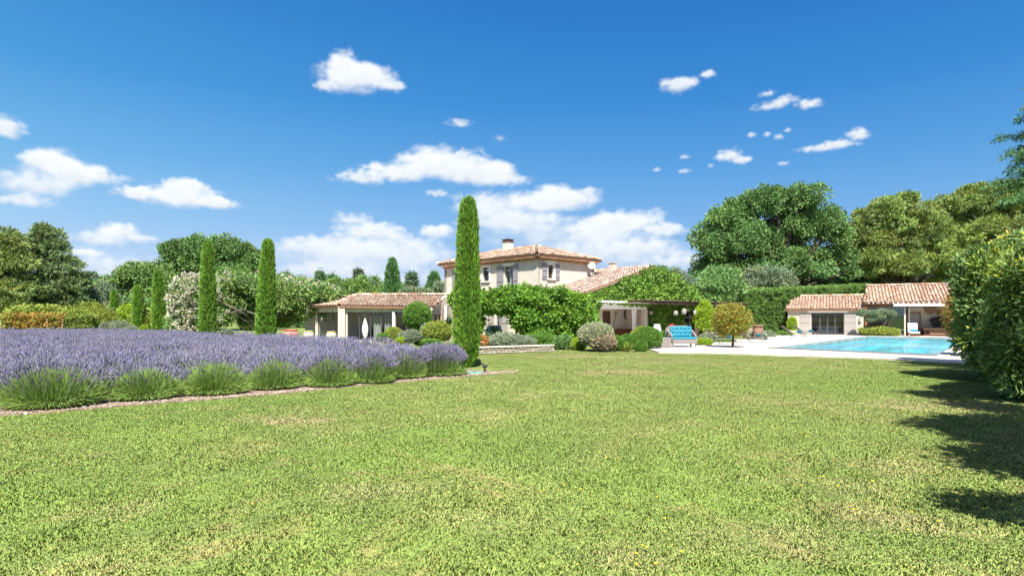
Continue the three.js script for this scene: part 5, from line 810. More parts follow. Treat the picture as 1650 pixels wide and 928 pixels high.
bladeClump('agave', 'pale green agave right of the great brown urn', 'plant', 1234, 548, 46, 26, 0.75, 0.14, L.agave, 173, 0.2);
bladeClump('ornamental_grass', 'pale green upright grass between the two urns', 'plant', 1215, 549, 47.5, 220, 1.15, 0.03, L.agave, 174, 0.02);

// ------------------------------------------------------------------ oleanders
{
  const ole = (name, label, d, tp, lobes, seed, flowers, where) => {
    const o = tree(name, label, 'shrub', d, tp, lobes, { clump: C.oleander, mat: L.oleander, spacing: 0.34, seed, trunk: 0.12, bark: M.barkGrey, sub: 13, subR: 0.4, lo: -0.4, forkAt: 0.5, squash: 0.9 });
    const ls = lobes.map(([px, py, hw, hh, b = 0]) => ({ c: V(X(px, d), Hh(py, d), -d - b), r: [hw / FOC * d, hh / FOC * d, hw / FOC * d * 0.9] })), r = rngOf(seed + 3), pts = [];
    ls.forEach((l) => pts.push(...onEllipsoid(l.c, l.r[0] * 1.06, l.r[1] * 1.06, l.r[2] * 1.06, Math.round(flowers * l.r[0] * l.r[1]), r, { depth: 0.12, rough: 0.22 }).filter((q) => where(q, r))));
    pts.forEach((q) => { q.s = 0.6 + 0.6 * r(); });
    foliage('blossoms', C.flower, L.blossom, pts, o, { seed, vary: 0.15, hue: 0.06 });
    return o;
  };
  ole('oleander', 'great white flowering oleander behind the second cypress column', 46, 318, [[316, 470, 34, 26], [306, 492, 28, 24], [335, 478, 34, 30], [312, 515, 34, 22], [345, 510, 24, 24]], 181, 120, (q, r) => q.n.x < 0.35 || r() < 0.3);
  const g = ole('oleander', 'wide green oleander with white flowers along its top, left of the low wing', 47, 415, [[370, 462, 34, 20], [405, 462, 40, 20], [450, 468, 40, 20], [490, 470, 36, 18], [525, 474, 26, 14], [385, 488, 34, 18], [470, 490, 40, 16], [500, 498, 22, 16], [395, 520, 30, 18, 1.5], [440, 515, 34, 20, 2]], 182, 80, (q, r) => (q.n.y > 0.5 && r() < 0.75) || r() < 0.03);
  part('bare_branch', tube([P(345, 480, 45.6), P(366, 492, 45.4), P(385, 501, 45.6), P(400, 510, 46.4)].map((p) => p.sub(g.position)), 0.05, 0.08), M.barkGrey, g);
  part('bare_branch', tube([P(356, 504, 45.6), P(372, 504, 45.4), P(392, 498, 45.8)].map((p) => p.sub(g.position)), 0.06, 0.05), M.barkGrey, g);
  part('bare_branch', tube([P(398, 502, 45.6), P(412, 506, 45.4), P(428, 506, 45.6)].map((p) => p.sub(g.position)), 0.06, 0.05), M.barkGrey, g);
}

// ------------------------------------------------------------------ vines on the house
{
  const d = 38.6, o = thing('vine_pergola', 'great mass of green wisteria hanging over a pergola before the house', 'climbing plant', V(X(850, d), 0, -d));
  const lobes = [[742, 486, 16, 18], [768, 486, 26, 17], [800, 488, 32, 20], [838, 484, 38, 20], [880, 486, 44, 22], [852, 508, 30, 24], [892, 516, 42, 32], [918, 500, 30, 22], [872, 540, 34, 20], [905, 545, 26, 16], [769, 525, 9, 26], [936, 505, 20, 24]];
  const ls = lobes.map(([px, py, hw, hh]) => ({ c: V(X(px, d), Hh(py, d), -d), r: [hw / FOC * d, hh / FOC * d, Math.min(1.5, hw / FOC * d)] }));
  const { pts } = lobed(ls, 0.18, 191, { sub: 15, subR: 0.4, squash: 1, lo: -0.7, scale: 1.0, vary: 0.4 });
  for (const px of [745, 832, 935]) part('post', rbox(0.16, 2.75, 0.16, 0.01, X(px, d) - o.position.x, 1.37, 0), M.timber, o);
  part('beam', box(X(940, d) - X(735, d), 0.16, 0.12, (X(940, d) + X(735, d)) / 2 - o.position.x, 2.83, 0), M.timber, o);
  part('vine_stem', [tube([P(880, 566, d), P(884, 545, d), P(872, 520, d), P(880, 495, d)].map((p) => p.setY(Math.max(0, p.y)).sub(o.position)), 0.1, 0.05), tube([P(886, 566, d), P(880, 548, d - 0.1), P(895, 520, d), P(905, 495, d)].map((p) => p.setY(Math.max(0, p.y)).sub(o.position)), 0.08, 0.05)], M.bark, o);
  foliage('foliage', C.vine, L.vine, pts, o, { seed: 191, vary: 0.25 });
}
{
  const Z0 = 3.55, poly = [[1000, 452], [1046, 432.5], [1062, 433], [1082, 444], [1108, 466], [1134, 491], [1120, 494], [1046, 490], [956, 484], [957, 545], [925, 545], [912, 500], [905, 480], [935, 479], [955, 474], [975, 466], [988, 466], [996, 452]];
  const deep = [[1046, 488], [1094, 490], [1093, 545], [1048, 545]], right = [[1116, 492], [1122, 492], [1122, 545], [1117, 545]];
  const o = thing('ivy', 'thick green ivy covering the gable wall above the white canopy', 'climbing plant', HC.clone().addScaledVector(HB, 8).addScaledVector(HA, -Z0)), r = rngOf(195), pts = [];
  const fill = (pl, n, out) => { const xs = pl.map((p) => p[0]), ys = pl.map((p) => p[1]), x0 = Math.min(...xs), x1 = Math.max(...xs), y0 = Math.min(...ys), y1 = Math.max(...ys); for (let i = 0; i < n; i++) { const px = lerp(x0, x1, r()), py = lerp(y0, y1, r()); if (!inside(px, py, pl)) continue; const q = hOnZ(px, py, Z0), bulge = out * (0.2 + 0.8 * r()) + 0.14 * N3(q.x * 0.8, q.y * 0.8, 3), w = HC.clone().addScaledVector(HB, q.x).addScaledVector(HA, -(Z0 + 0.1 + bulge)).setY(q.y); if (w.y < 0.1) continue; pts.push({ p: w, n: HA.clone().negate().add(V(r() - 0.5, r() * 0.9, r() - 0.5)).normalize(), s: 0.75 + 0.5 * r(), c: (() => { const t = 1 + 0.35 * N3(q.x * 0.7, q.y * 0.7, 8); return [t * (1 + 0.15 * N3(q.x, q.y, 2)), t, t]; })() }); } };
  fill(poly, 5200, 0.42); fill(deep, 1100, 0.25); fill(right, 200, 0.25);
  const gx = hOnZ(1046, 540, Z0).x, st = (x) => { const p = HC.clone().addScaledVector(HB, x).addScaledVector(HA, -(Z0 + 0.08)); return [p.clone().setY(0.05), p.clone().setY(1.3), p.clone().addScaledVector(HB, 0.3).setY(2.7)].map((q) => q.sub(o.position)); };
  part('stem', tube(st(gx + 0.2), 0.06, 0.03), M.bark, o); part('stem', tube(st(2.0), 0.06, 0.03), M.bark, o);
  foliage('foliage', C.vine, L.ivy, pts, o, { seed: 195, vary: 0.25 });
}

// ------------------------------------------------------------------ pergola, furniture, pots
const hW = (x, y, z) => HC.clone().addScaledVector(HB, x).addScaledVector(HA, -z).setY(y);      // house frame to world
{
  const Z = 3.55 + 2.6, y = 2.72, xa = hOnZ(1046, 488, Z).x, xb = hOnZ(1203, 488, Z).x, o = thing('reed_pergola', 'flat brown reed covered pergola on posts beside the ivy gable', 'pergola', hW(xa, 0, Z), HT), W = xb - xa;
  part('beam', [box(W, 0.14, 0.1, W / 2, y, 0)], M.timber, o); part('beam', [box(W, 0.14, 0.1, W / 2, y, -2.3)], M.timber, o);
  for (let k = 0; k < 9; k++) part('rafter', box(0.07, 0.1, 2.5, 0.2 + k * (W - 0.4) / 8, y + 0.12, -1.1), M.timber, o);
  const reeds = []; const r = rngOf(5); for (let k = 0; k < 70; k++) reeds.push(box(W / 70 - 0.012, 0.03, 2.5 + r() * 0.12, (k + 0.5) * W / 70, y + 0.187 + r() * 0.012, -1.1)); const m = part('reed_mat', reeds, std(0.27, 0.18, 0.13, 0.9, { map: woodTex }), o); m.userData.kind = 'stuff';
  const q = (px) => hOnZ(px, 500, Z).x - xa; for (const px of [1153, 1199]) part('post', rbox(0.15, y - 0.07, 0.15, 0.01, q(px), (y - 0.07) / 2, 0), M.timber, o);
}
const lantern = (px, py, d, w, h, mat, label) => { const p = P(px, py, d), o = thing('hanging_lantern', label, 'lantern', p, 0, 'lanterns hung under the reed pergola'); part('shade', lathe([[0.02, -h / 2], [w * 0.36, -h / 2], [w * 0.48, -h * 0.3], [w * 0.5, 0], [w * 0.46, h * 0.34], [w * 0.3, h / 2], [0.03, h / 2]], 16), mat, o); part('cord', new THREE.CylinderGeometry(0.008, 0.008, Math.max(0.1, 2.66 - p.y - h / 2), 5).translate(0, h / 2 + Math.max(0.1, 2.66 - p.y - h / 2) / 2, 0), M.dark, o); };
lantern(1049.5, 503.5, 43.0, 0.24, 0.26, M.paperLamp, 'small white lantern leftmost under the pergola, against the ivy'); lantern(1089, 504.5, 43.6, 0.34, 0.33, M.paperLamp, 'white lantern in the middle under the pergola'); lantern(1102.5, 502, 44.2, 0.36, 0.42, M.paperLamp, 'largest pale lantern before the french door'); lantern(1120, 503.5, 44.8, 0.22, 0.3, M.grey, 'grey lantern hanging rightmost at the white shutter');
{ const o = thing('white_jar', 'large white ceramic jar on the terrace behind the clipped balls', 'jar', P(1059, 552, 39.2).setY(DY)); const h = Hh(523, 39.2) - DY; part('body', lathe([[0.02, 0], [0.16, 0], [0.24, h * 0.3], [0.28, h * 0.6], [0.24, h * 0.86], [0.18, h * 0.94], [0.21, h], [0.17, h], [0.14, h * 0.9]], 24), M.ceramic, o); part('rim', new THREE.TorusGeometry(0.2, 0.02, 6, 24).rotateX(Math.PI / 2).translate(0, h, 0), M.ceramic, o); }
{ // dining table with chairs under the pergola
  const c = P(1094, 552, 41.5).setY(DY), o = thing('dining_table', 'dark dining table under the reed pergola behind the sofa', 'table', c, HT); part('top', rbox(1.9, 0.06, 1.0, 0.02, 0, 0.73, 0), M.timber, o); for (const [x, z] of [[-0.85, -0.4], [0.85, -0.4], [-0.85, 0.4], [0.85, 0.4]]) part('leg', box(0.08, 0.7, 0.08, x, 0.35, z), M.timber, o);
  const at = (x, y, z) => c.clone().addScaledVector(HB, x).addScaledVector(HA, -z).setY(c.y + y);
  [[-0.35, 0.1, 'wine glass standing left on the dining table'], [0.15, -0.1, 'wine glass in the middle of the dining table'], [0.5, 0.2, 'wine glass standing right on the dining table']].forEach(([x, z, l]) => { const g = thing('glass', l, 'glass', at(x, 0.76, z), 0, 'glasses on the dining table'); part('bowl', lathe([[0.01, 0.1], [0.05, 0.14], [0.06, 0.2], [0.05, 0.27], [0.045, 0.27], [0.05, 0.2]], 12), M.ceramic, g); part('stem', lathe([[0.05, 0], [0.01, 0.02], [0.01, 0.11]], 10), M.ceramic, g); });
  { const g = thing('flower_bunch', 'red and white flowers in a small vase on the dining table', 'flowers', at(-0.75, 0.76, 0)); part('vase', lathe([[0.06, 0], [0.08, 0.1], [0.05, 0.18]], 12), M.ceramic, g); const r = rngOf(8); foliage('petals', C.flower, leafMat(0.5, 0.05, 0.06, 0.2), Array.from({ length: 8 }, () => ({ p: at(-0.75 + (r() - 0.5) * 0.25, 1.02 + r() * 0.15, (r() - 0.5) * 0.25), s: 0.5 })), g, { seed: 3 }); }
  const chair = thing('dining_chair', 'dark dining chair at the near left side of the table under the pergola', 'chair', at(-0.5, 0, 0.85), HT, 'chairs round the dining table');
  part('seat', rbox(0.46, 0.05, 0.45, 0.02, 0, 0.45, 0), M.timber, chair); part('backrest', rbox(0.46, 0.5, 0.04, 0.015, 0, 0.72, 0.22), M.timber, chair); for (const [x, z] of [[-0.2, -0.2], [0.2, -0.2], [-0.2, 0.2], [0.2, 0.2]]) part('leg', box(0.04, 0.44, 0.04, x, 0.22, z), M.timber, chair);
  const c2 = chair.clone(); c2.name = numbered('dining_chair'); c2.position.copy(at(0.5, 0, 0.85)); c2.userData.label = 'dark dining chair at the near right side of the table under the pergola'; scene.add(c2);
}
{ // daybed sofa with tufted cushion
  const g = G(1104, 561.5), o = thing('daybed_sofa', 'grey woven sofa with turquoise tufted back cushion and seat pad', 'sofa', g.clone().setY(DY), 0.06), W = 1.42;
  part('base', [rbox(W, 0.24, 0.95, 0.03, 0, 0.32, -0.45)], M.wicker, o);
  for (const [x, z] of [[-W / 2 + 0.06, -0.05], [W / 2 - 0.06, -0.05], [-W / 2 + 0.06, -0.86], [W / 2 - 0.06, -0.86]]) part('leg', box(0.07, 0.22, 0.07, x, 0.11, z), M.wicker, o);
  part('seat_pad', rbox(W - 0.06, 0.13, 0.9, 0.05, 0.0, 0.505, -0.42, 4), M.tealDeep, o);
  { const b = new THREE.Shape(); b.moveTo(-W / 2 - 0.02, 0.42); b.lineTo(-W / 2 - 0.08, 0.9); b.quadraticCurveTo(-W / 2 - 0.05, 1.13, -W / 2 + 0.2, 1.17); b.lineTo(W / 2 - 0.3, 1.19); b.quadraticCurveTo(W / 2 - 0.05, 1.15, W / 2 - 0.02, 0.9); b.lineTo(W / 2, 0.42); part('backrest', new THREE.ExtrudeGeometry(b, { depth: 0.08, bevelEnabled: true, bevelSize: 0.02, bevelThickness: 0.02, bevelSegments: 2 }).rotateX(-0.12).translate(0, 0, -0.93), M.wicker, o); }
  part('arm', [beam(V(-W / 2 - 0.02, 0.93, -0.85), V(-W / 2 + 0.02, 0.56, -0.1), 0.1, 0.1), beam(V(-W / 2 + 0.02, 0.56, -0.1), V(-W / 2 + 0.02, 0.4, -0.1), 0.08, 0.08)], M.wicker, o); part('arm', [beam(V(W / 2 - 0.02, 0.93, -0.85), V(W / 2 - 0.02, 0.56, -0.1), 0.1, 0.1), beam(V(W / 2 - 0.02, 0.56, -0.1), V(W / 2 - 0.02, 0.4, -0.1), 0.08, 0.08)], M.wicker, o);
  const cw = 1.24, ch = 0.6, cg2 = new THREE.BoxGeometry(cw, ch, 0.2, 44, 22, 4), p = cg2.attributes.position, tu = []; for (let i = 0; i < 5; i++) for (let j = 0; j < 2; j++) tu.push([(i - 2) * 0.235 + (j ? 0.0 : 0.0), (j - 0.5) * 0.25]);
  for (let i = 0; i < p.count; i++) { let x = p.getX(i), y = p.getY(i), z = p.getZ(i); const ex = 1 - Math.pow(Math.abs(x) / (cw / 2), 6), ey = 1 - Math.pow(Math.abs(y) / (ch / 2), 6), k = 0.35 + 0.65 * Math.sqrt(Math.max(0, ex * ey)); z *= k; if (z > 0.02) for (const [tx, ty] of tu) z -= 0.075 * Math.exp(-((x - tx) ** 2 + (y - ty) ** 2) / 0.004) * k; p.setXYZ(i, x, y, z); } cg2.computeVertexNormals();
  const cu = part('back_cushion', cg2.rotateX(-0.16).translate(0, 0.87, -0.68), M.teal, o);
  for (const [tx, ty] of tu) part('button', new THREE.SphereGeometry(0.022, 8, 6).translate(tx, 0.87 + ty * 0.98, -0.62 - ty * 0.16), M.tealDeep, cu);
}
{ const g = G(1074, 562.5), o = thing('side_table', 'grey woven box side table left of the turquoise sofa', 'side table', g.clone().setY(DY), 0.3); part('body', rbox(0.62, 0.48, 0.55, 0.015, 0, 0.26, -0.25), M.wicker, o); part('top', rbox(0.66, 0.04, 0.59, 0.012, 0, 0.52, -0.25), M.grey, o); for (const [x, z] of [[-0.26, 0], [0.26, 0], [-0.26, -0.48], [0.26, -0.48]]) part('foot', box(0.05, 0.03, 0.05, x, 0.012, z), M.slingFrame, o); }
// loungers: head towards -x, foot towards +x
const lounger = thing('sun_lounger', 'grey brown sling lounger behind the small round tree, nearest the sofa', 'sun lounger', G(1160, 556.5).setY(DY), -0.12, 'sling loungers beside the pool');
{
  const S = (a, b, t = 0.03) => { const L0 = a.distanceTo(b), g = new THREE.BoxGeometry(L0, t, 0.62), ang = Math.atan2(b.y - a.y, b.x - a.x); return g.rotateZ(ang).translate((a.x + b.x) / 2, (a.y + b.y) / 2, 0); };
  part('seat_sling', S(V(-0.18, 0.36, 0), V(0.98, 0.33, 0)), M.sling, lounger); part('back_sling', S(V(-0.86, 0.92, 0), V(-0.2, 0.37, 0)), M.sling, lounger);
  for (const z of [-0.33, 0.33]) { part('side_rail', tube([V(-0.3, 0.35, z), V(0.3, 0.34, z), V(1.0, 0.32, z)], 0.022, 0.022), M.slingFrame, lounger); part('back_rail', bar(V(-0.88, 0.94, z), V(-0.2, 0.36, z), 0.02), M.slingFrame, lounger); part('leg', bar(V(0.75, 0.33, z), V(0.98, 0.0, z), 0.022), M.slingFrame, lounger); part('leg', bar(V(-0.1, 0.35, z), V(0.08, 0.0, z), 0.022), M.slingFrame, lounger); part('leg', bar(V(-0.45, 0.56, z), V(-0.75, 0.0, z), 0.018), M.slingFrame, lounger); }
}
const towel = (pos, turn, label, mat = M.tealDeep) => { const o = thing('towel_roll', label, 'towel', pos, turn, 'teal towel rolls on the loungers'), sp = []; for (let i = 0; i <= 60; i++) { const a = i / 60 * 6 * Math.PI, r = 0.02 + 0.1 * i / 60; sp.push([Math.cos(a) * r, Math.sin(a) * r + 0.115]); } const pos2 = [], idx = []; sp.forEach(([x, y]) => { for (const z of [-0.27, 0.27]) pos2.push(x, y, z); }); for (let i = 0; i < 60; i++) { const a = i * 2; idx.push(a, a + 2, a + 1, a + 1, a + 2, a + 3); } const g = new THREE.BufferGeometry(); g.setAttribute('position', new THREE.Float32BufferAttribute(pos2, 3)); g.setIndex(idx); g.computeVertexNormals(); part('roll', g, mat, o); part('core', new THREE.CylinderGeometry(0.1, 0.1, 0.5, 14).rotateX(Math.PI / 2).translate(0, 0.115, 0), mat, o); };
const onLounger = (l, x, y) => V(x, y, 0).applyAxisAngle(UPV, l.rotation.y).add(l.position);
const more = [[G(1209, 553.2), -0.1, 'grey brown sling lounger before the great brown urn'], [G(1278, 544.6), -0.08, 'sling lounger standing left before the tall hedge near the cottage'], [G(1297, 543), -0.1, 'sling lounger close to the cottage doors']];
const ls = [lounger, ...more.map(([p, t, label]) => { const c = lounger.clone(); c.name = numbered('sun_lounger'); c.position.copy(p).setY(DY); c.rotation.y = t; c.userData.label = label; scene.add(c); return c; })];
['rolled teal towel on the lounger behind the small round tree', 'rolled teal towel on the lounger before the brown urn', 'rolled teal towel on the left lounger near the cottage', 'rolled teal towel on the lounger at the cottage doors'].forEach((l, i) => towel(onLounger(ls[i], 0.55, 0.36), ls[i].rotation.y, l));
const wl = (px, py, d, turn, label, tl) => { const p = P(px, py, d).setY(DY), o = thing('white_lounger', label, 'sun lounger', p, turn, 'wooden loungers with white mattresses'); 
  part('frame', [rbox(0.74, 0.07, 1.9, 0.015, 0, 0.27, -0.1)], M.timberLight, o); for (const [x, z] of [[-0.33, 0.75], [0.33, 0.75], [-0.33, -0.9], [0.33, -0.9]]) part('leg', box(0.06, 0.24, 0.06, x, 0.12, z), M.timber, o);
  part('seat_mattress', rbox(0.72, 0.11, 1.2, 0.04, 0, 0.36, 0.24), M.whiteCloth, o); part('back_mattress', rbox(0.72, 0.85, 0.11, 0.04, 0, 0.42, 0).rotateX(-0.32).translate(0, 0.33, -0.4), M.whiteCloth, o); part('prop', bar(V(0, 0.25, -0.85), V(0, 0.8, -0.62), 0.02), M.timber, o);
  towel(V(0, 0.42, 0.1).applyAxisAngle(UPV, turn).add(p), turn + Math.PI / 2, tl); };
wl(1473, 541, 52.6, -0.45, 'white cushioned wooden lounger before the glass pavilion', 'rolled teal towel on the white lounger before the pavilion'); wl(1548, 541, 50.5, -0.3, 'white cushioned lounger half hidden behind the second small round tree', 'rolled teal towel on the half hidden white lounger');
// standard trees with red and gold heads
const standard = (label, px, py, cx, cy, hw, hh, seed, mat) => { const g = G(px, py), d = -g.z, o = thing('photinia_tree', label, 'tree', g.clone().setY(DY), 0, 'small round headed trees on bare stems by the pool'); const c = P(cx, cy, d), R = [hw / FOC * d, hh / FOC * d, hw / FOC * d]; const r = rngOf(seed), pts = onEllipsoid(c, ...R, 900, r, { depth: 0.55, rough: 0.1, lo: -0.95 }); pts.forEach((q) => { q.s = 0.4 + 0.3 * r(); const k = clamp(0.5 + 0.7 * N3(q.p.x * 3.5, q.p.y * 3.5, q.p.z * 3.5) + (r() - 0.5) * 0.7); q.c = k > 0.95 ? [1.25, 0.6, 0.8] : [lerp(0.75, 1.1, k), lerp(1.05, 0.95, k), 0.9]; });
  part('trunk', tube([V(0, 0, 0), V(0.02, (c.y) * 0.4, 0.02), V(c.x - g.x, c.y - 0.1, 0)], 0.075, 0.05, 8, 8), M.bark, o); const rr = rngOf(seed + 1); part('limb', Array.from({ length: 7 }, () => { const a = rr() * 6.28; return tube([V(c.x - g.x, c.y - R[1] * 0.75, 0), V(c.x - g.x + Math.cos(a) * R[0] * 0.4, c.y, Math.sin(a) * R[0] * 0.4), V(c.x - g.x + Math.cos(a) * R[0] * 0.75, c.y + R[1] * 0.3, Math.sin(a) * R[0] * 0.75)], 0.03, 0.01); }), M.bark, o);
  foliage('crown', C.vine, mat, pts, o, { seed, vary: 0.2 }); return o; };
standard('small round headed tree with yellow and orange leaves beside the loungers', 1181, 561.5, 1179, 515.5, 28, 25, 201, leafMat(0.34, 0.3, 0.045, 0.4));
standard('small bronze leaved tree beside the big laurel at the pool corner', 1571, 576.5, 1560, 507, 32, 40, 202, leafMat(0.36, 0.26, 0.07, 0.4));
// urns and jars
const urn = (label, px, py, h, w, mat, seed) => { const g = G(px, py), o = thing('terracotta_urn', label, 'urn', g.setY(DY * 0.5)); part('body', lathe([[0.02, 0], [w * 0.3, 0], [w * 0.36, h * 0.12], [w * 0.45, h * 0.45], [w * 0.48, h * 0.7], [w * 0.42, h * 0.88], [w * 0.38, h * 0.93]], 28), mat, o); part('rim', lathe([[w * 0.34, h * 0.9], [w * 0.52, h * 0.91], [w * 0.54, h * 0.96], [w * 0.5, h], [w * 0.4, h], [w * 0.36, h * 0.93]], 28), mat, o); part('band', new THREE.TorusGeometry(w * 0.46, w * 0.018, 5, 28).rotateX(Math.PI / 2).translate(0, h * 0.5, 0), mat, o); };
urn('great rough brown urn at the edge of the terrace', 1222, 548, 1.12, 0.82, M.urn); urn('pinkish urn half hidden behind the small round tree', 1208, 546, 1.0, 0.8, M.terracottaPale);
const jar = (label, px, topY, d, w, mat, rimMat) => { const h = Hh(topY, d), o = thing('garden_jar', label, 'jar', V(X(px, d), 0, -d)); part('body', lathe([[0.02, 0], [w * 0.3, 0], [w * 0.42, h * 0.25], [w * 0.5, h * 0.6], [w * 0.44, h * 0.82], [w * 0.34, h * 0.92]], 26), mat, o); part('rim', lathe([[w * 0.3, h * 0.9], [w * 0.4, h * 0.91], [w * 0.42, h * 0.98], [w * 0.36, h], [w * 0.3, h * 0.98]], 26), rimMat, o); };
jar('wide red terracotta pot behind the lavender under the oleander', 467.5, 531, 41, 1.15, M.terracotta, M.red); jar('cream oil jar at the left corner of the low tiled wing', 497, 533, 42.3, 0.75, M.cream, M.ochre); jar('cream oil jar before the first glazed wall of the low wing', 533.5, 534, 41.5, 0.72, M.cream, M.ochre);
{ const d = 39.5, o = thing('teardrop_sculpture', 'tall white teardrop sculpture standing before the glazed wing', 'sculpture', V(X(588, d), 0, -d)), h0 = Hh(548, d), h1 = Hh(512, d), H = h1 - h0; part('body', lathe([[0.012, h0], [0.07, h0 + H * 0.08], [0.16, h0 + H * 0.25], [0.205, h0 + H * 0.42], [0.185, h0 + H * 0.6], [0.11, h0 + H * 0.8], [0.04, h0 + H * 0.93], [0.004, h1]], 28), M.white, o); part('stem', new THREE.CylinderGeometry(0.02, 0.02, h0, 8).translate(0, h0 / 2, 0), M.steel, o); part('plinth', rbox(1.3, 0.14, 0.7, 0.02, 0.5, 0.07, 0), M.white, o); }
// stone walls
{
  const mk = (name, label, a, b, h, px) => { const len = a.distanceTo(b), o = thing(name, label, 'wall', a.clone(), Math.atan2(-(b.z - a.z), b.x - a.x)), r = rngOf(px), geos = [], core = box(len, h - 0.06, 0.26, len / 2, (h - 0.06) / 2, -0.17); part('mortar', core, M.stone, o);
    for (let y = 0.03; y < h - 0.1; y += 0.085) for (let u = 0.02; u < len - 0.05; ) { const w = 0.1 + r() * 0.22, hh = 0.06 + r() * 0.035; const g = new THREE.IcosahedronGeometry(0.5, 1), p = g.attributes.position; for (let i = 0; i < p.count; i++) { const k = 1 + 0.35 * N3(p.getX(i) * 2 + u * 3, p.getY(i) * 2 + y * 9, p.getZ(i) * 2); p.setXYZ(i, p.getX(i) * k * w, p.getY(i) * k * hh, p.getZ(i) * k * 0.12); } g.computeVertexNormals(); geos.push(g.translate(u + w / 2, y + 0.035, -0.035 + (r() - 0.5) * 0.02)); u += w + 0.006; }
    const st = part('stone', geos, M.stone, o); st.userData.kind = 'stuff';
    for (let u = 0; u < len - 0.1; ) { const w = Math.min(len - u, 0.4 + r() * 0.3); part('cap_stone', rbox(w - 0.012, 0.06, 0.4, 0.012, u + w / 2, h - 0.026, -0.15), M.cap, o); u += w; } };
  mk('stone_wall', 'low dry stone wall with pale cap stones edging the lawn', G(700, 574), G(893, 567), 0.36, 3);
}
{ const d = 32.5, o = thing('flower_pot', 'terracotta pot of orange flowers standing by the stone wall', 'flower pot', P(776, 556.5, d)); part('pot', lathe([[0.02, -0.1], [0.24, -0.1], [0.33, 0.14], [0.36, 0.16], [0.36, 0.22], [0.3, 0.22], [0.28, 0.16]], 22), M.terracotta, o); foliage('flowers', C.small, leafMat(0.4, 0.22, 0.05, 0.3), onEllipsoid(P(776, 549.5, d), 0.38, 0.24, 0.34, 160, rngOf(9), { depth: 0.5 }).map((q) => ({ ...q, s: 1.1 })), o, { seed: 9, hue: 0.3 }); part('soil', new THREE.CylinderGeometry(0.29, 0.29, 0.03, 18).translate(0, 0.18, 0), M.bark, o); }
{ const d = 39, o = thing('hydrangea', 'blue hydrangea seen through the opening under the wisteria', 'plant', V(X(796, d), 0, -d)); part('stem', Array.from({ length: 1 }, () => tube([V(0, 0, 0), V(0.02, 0.4, 0), V(0, 0.8, 0)], 0.05, 0.03)), M.bark, o); foliage('leaves', C.small, L.oak, onEllipsoid(V(X(796, d), 0.6, -d), 0.42, 0.5, 0.4, 260, rngOf(10), { depth: 0.5 }).map((q) => ({ ...q, s: 1.6 })), o, { seed: 10 }); foliage('blossoms', C.flower, L.blue, onEllipsoid(V(X(796, d), 0.75, -d), 0.42, 0.45, 0.4, 26, rngOf(11), { depth: 0.2, lo: -0.2 }).map((q) => ({ ...q, s: 0.75 })), o, { seed: 11 }); }
{ // cloud pruned tree
  const d = 54.6, o = thing('cloud_pruned_tree', 'cloud pruned olive with flat round pads before the pavilion', 'tree', V(X(1417, d), DY, -d)), pads = [[1391, 504, 7.5, 4.8], [1406, 505, 8.5, 5], [1423, 503.5, 9, 5.2], [1436, 505.5, 7.5, 4.8], [1404, 514.5, 7.5, 4], [1416, 511, 8, 4]];
  const pts = [], r = rngOf(211); pads.forEach(([px, py, hw, hh]) => { const c = V(X(px, d), Hh(py, d), -d + (r() - 0.5) * 0.5); pts.push(...onEllipsoid(c, hw / FOC * d, hh / FOC * d, hw / FOC * d, 330, r, { depth: 0.2, rough: 0.06 })); part('limb', tube([V((r() - 0.5) * 0.2, 0.35, 0), V((c.x - o.position.x) * 0.4 + (r() - 0.5) * 0.2, 0.8 + r() * 0.3, 0), c.clone().sub(o.position)], 0.1, 0.04), M.bark, o); part('pad_branches', new THREE.SphereGeometry(1, 14, 10).scale(hw / FOC * d * 0.85, hh / FOC * d * 0.8, hw / FOC * d * 0.85).translate(c.x - o.position.x, c.y - o.position.y, c.z - o.position.z), coreMat, o); });
  pts.forEach((q) => { q.s = 0.8 + r() * 0.6; }); part('trunk', tube([V(0, 0, 0), V(0.1, 0.25, 0), V(-0.05, 0.55, 0)], 0.17, 0.12), M.bark, o);
  foliage('foliage', C.tiny, L.olive, pts, o, { seed: 211 });
}
{ const g = G(781, 600), o = thing('lawn_sprinkler', 'small black sprinkler head at the tip of the lavender bed', 'sprinkler', g); part('riser', new THREE.CylinderGeometry(0.03, 0.04, 0.16, 10).translate(0, 0.08, 0), M.dark, o); part('head', [rbox(0.16, 0.09, 0.1, 0.02, 0, 0.2, 0), new THREE.CylinderGeometry(0.02, 0.02, 0.14, 8).rotateZ(1.1).translate(-0.06, 0.27, 0)], M.dark, o); }
{ const g = G(765, 602), o = thing('valve_cover', 'flat green irrigation cover beside the black sprinkler', 'cover', g, 0.4); part('lid', new THREE.CylinderGeometry(0.26, 0.28, 0.05, 24).translate(0, 0.03, 0), M.lid, o); part('handle', rbox(0.12, 0.02, 0.03, 0.006, 0, 0.062, 0), M.dark, o); }
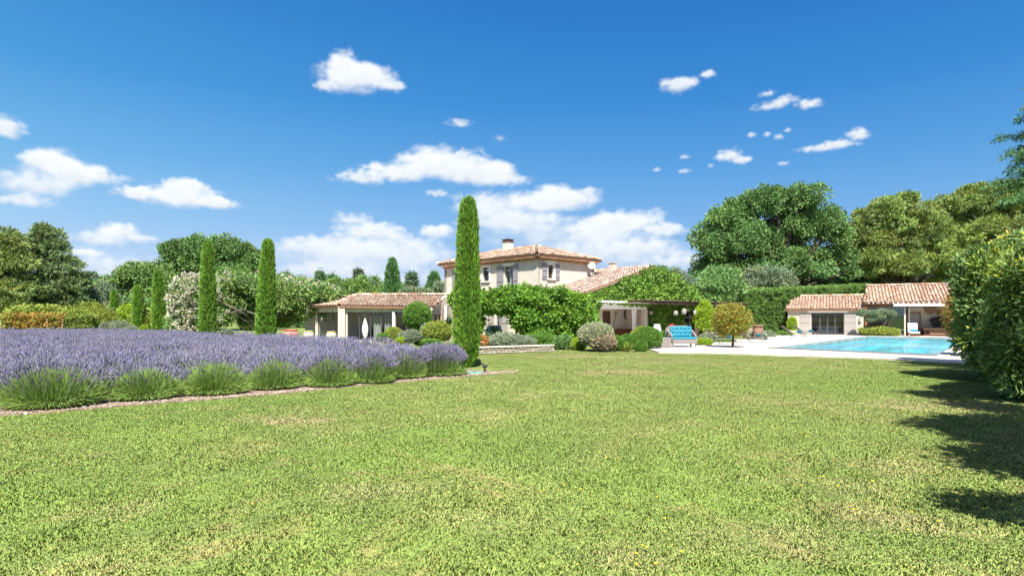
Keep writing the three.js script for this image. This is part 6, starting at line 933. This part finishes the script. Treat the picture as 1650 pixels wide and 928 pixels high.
// stones and dry leaves on the bare strip before the lavender
{ const r = rngOf(301), pts = [], g = new THREE.IcosahedronGeometry(0.03, 0).scale(1.2, 0.6, 1); for (let i = 0; i < 2600; i++) { const k = 1 + Math.floor(r() * 5), a = bedLine[k], b = bedLine[k + 1], t = r(), x = lerp(a[0], b[0], t) - r() * r() * 0.8, d = lerp(a[1], b[1], t) + r() * r() * 0.8; const c = r(); pts.push({ p: V(x, 0.02, -d), s: 0.25 + r() * r() * 1.1, n: V(r() - 0.5, 1, r() - 0.5).normalize(), c: c < 0.4 ? [0.75, 0.66, 0.56] : c < 0.75 ? [0.5, 0.39, 0.3] : [0.85, 0.82, 0.76] }); } const m = foliage('mulch', g, std(0.4, 0.36, 0.32, 1), pts, scene, { seed: 301 }); tag(m, 'pale stones and bark mulch along the edge of the lavender bed', 'mulch', null, 'stuff'); }

// inside the covered room under the white canopy
{ const z = 3.55 - 2.2, q = hOnZ(1013.5, 506, z), o = thing('round_mirror', 'large round mirror in a dark ring on the wall of the covered room', 'mirror', hW(q.x, q.y, z), HT); const R = 11.5 / FOC * 44.5; part('frame', new THREE.TorusGeometry(R, 0.05, 8, 40), M.dark, o); part('glass', new THREE.CircleGeometry(R - 0.01, 36).translate(0, 0, -0.005), std(0.75, 0.75, 0.75, 0.05, { metalness: 1 }), o); }
{ const z = 3.55 - 1.9, q = hOnZ(1006, 533, z), o = thing('sideboard', 'low brown wooden sideboard below the round mirror', 'sideboard', hW(q.x, 0.11, z), HT); part('body', rbox(1.7, 0.62, 0.45, 0.01, 0, 0.37, 0), std(0.3, 0.12, 0.05, 0.6, { map: woodTex }), o); part('top', rbox(1.76, 0.05, 0.5, 0.01, 0, 0.71, 0), M.timberRed, o); for (const x of [-0.42, 0.42]) part('door', rbox(0.78, 0.52, 0.03, 0.008, x, 0.37, 0.235), M.timberRed, o); }
{ const z = 3.55 - 2.22, q = hOnZ(990, 508, z), o = thing('wall_lamp', 'brass wall lamp between the inner door and the round mirror', 'lamp', hW(q.x, q.y, z), HT), br = std(0.5, 0.33, 0.12, 0.35, { metalness: 0.8 }); part('arm', tube([V(-0.15, -0.9, 0.03), V(-0.1, -0.3, 0.12), V(0.05, 0.1, 0.12)], 0.018, 0.018), M.dark, o); part('shade', lathe([[0.03, 0.14], [0.06, 0.1], [0.12, -0.06], [0.11, -0.06], [0.05, 0.09]], 16).translate(0.06, 0.12, 0.12), br, o); }
renderer.render(scene, camera);
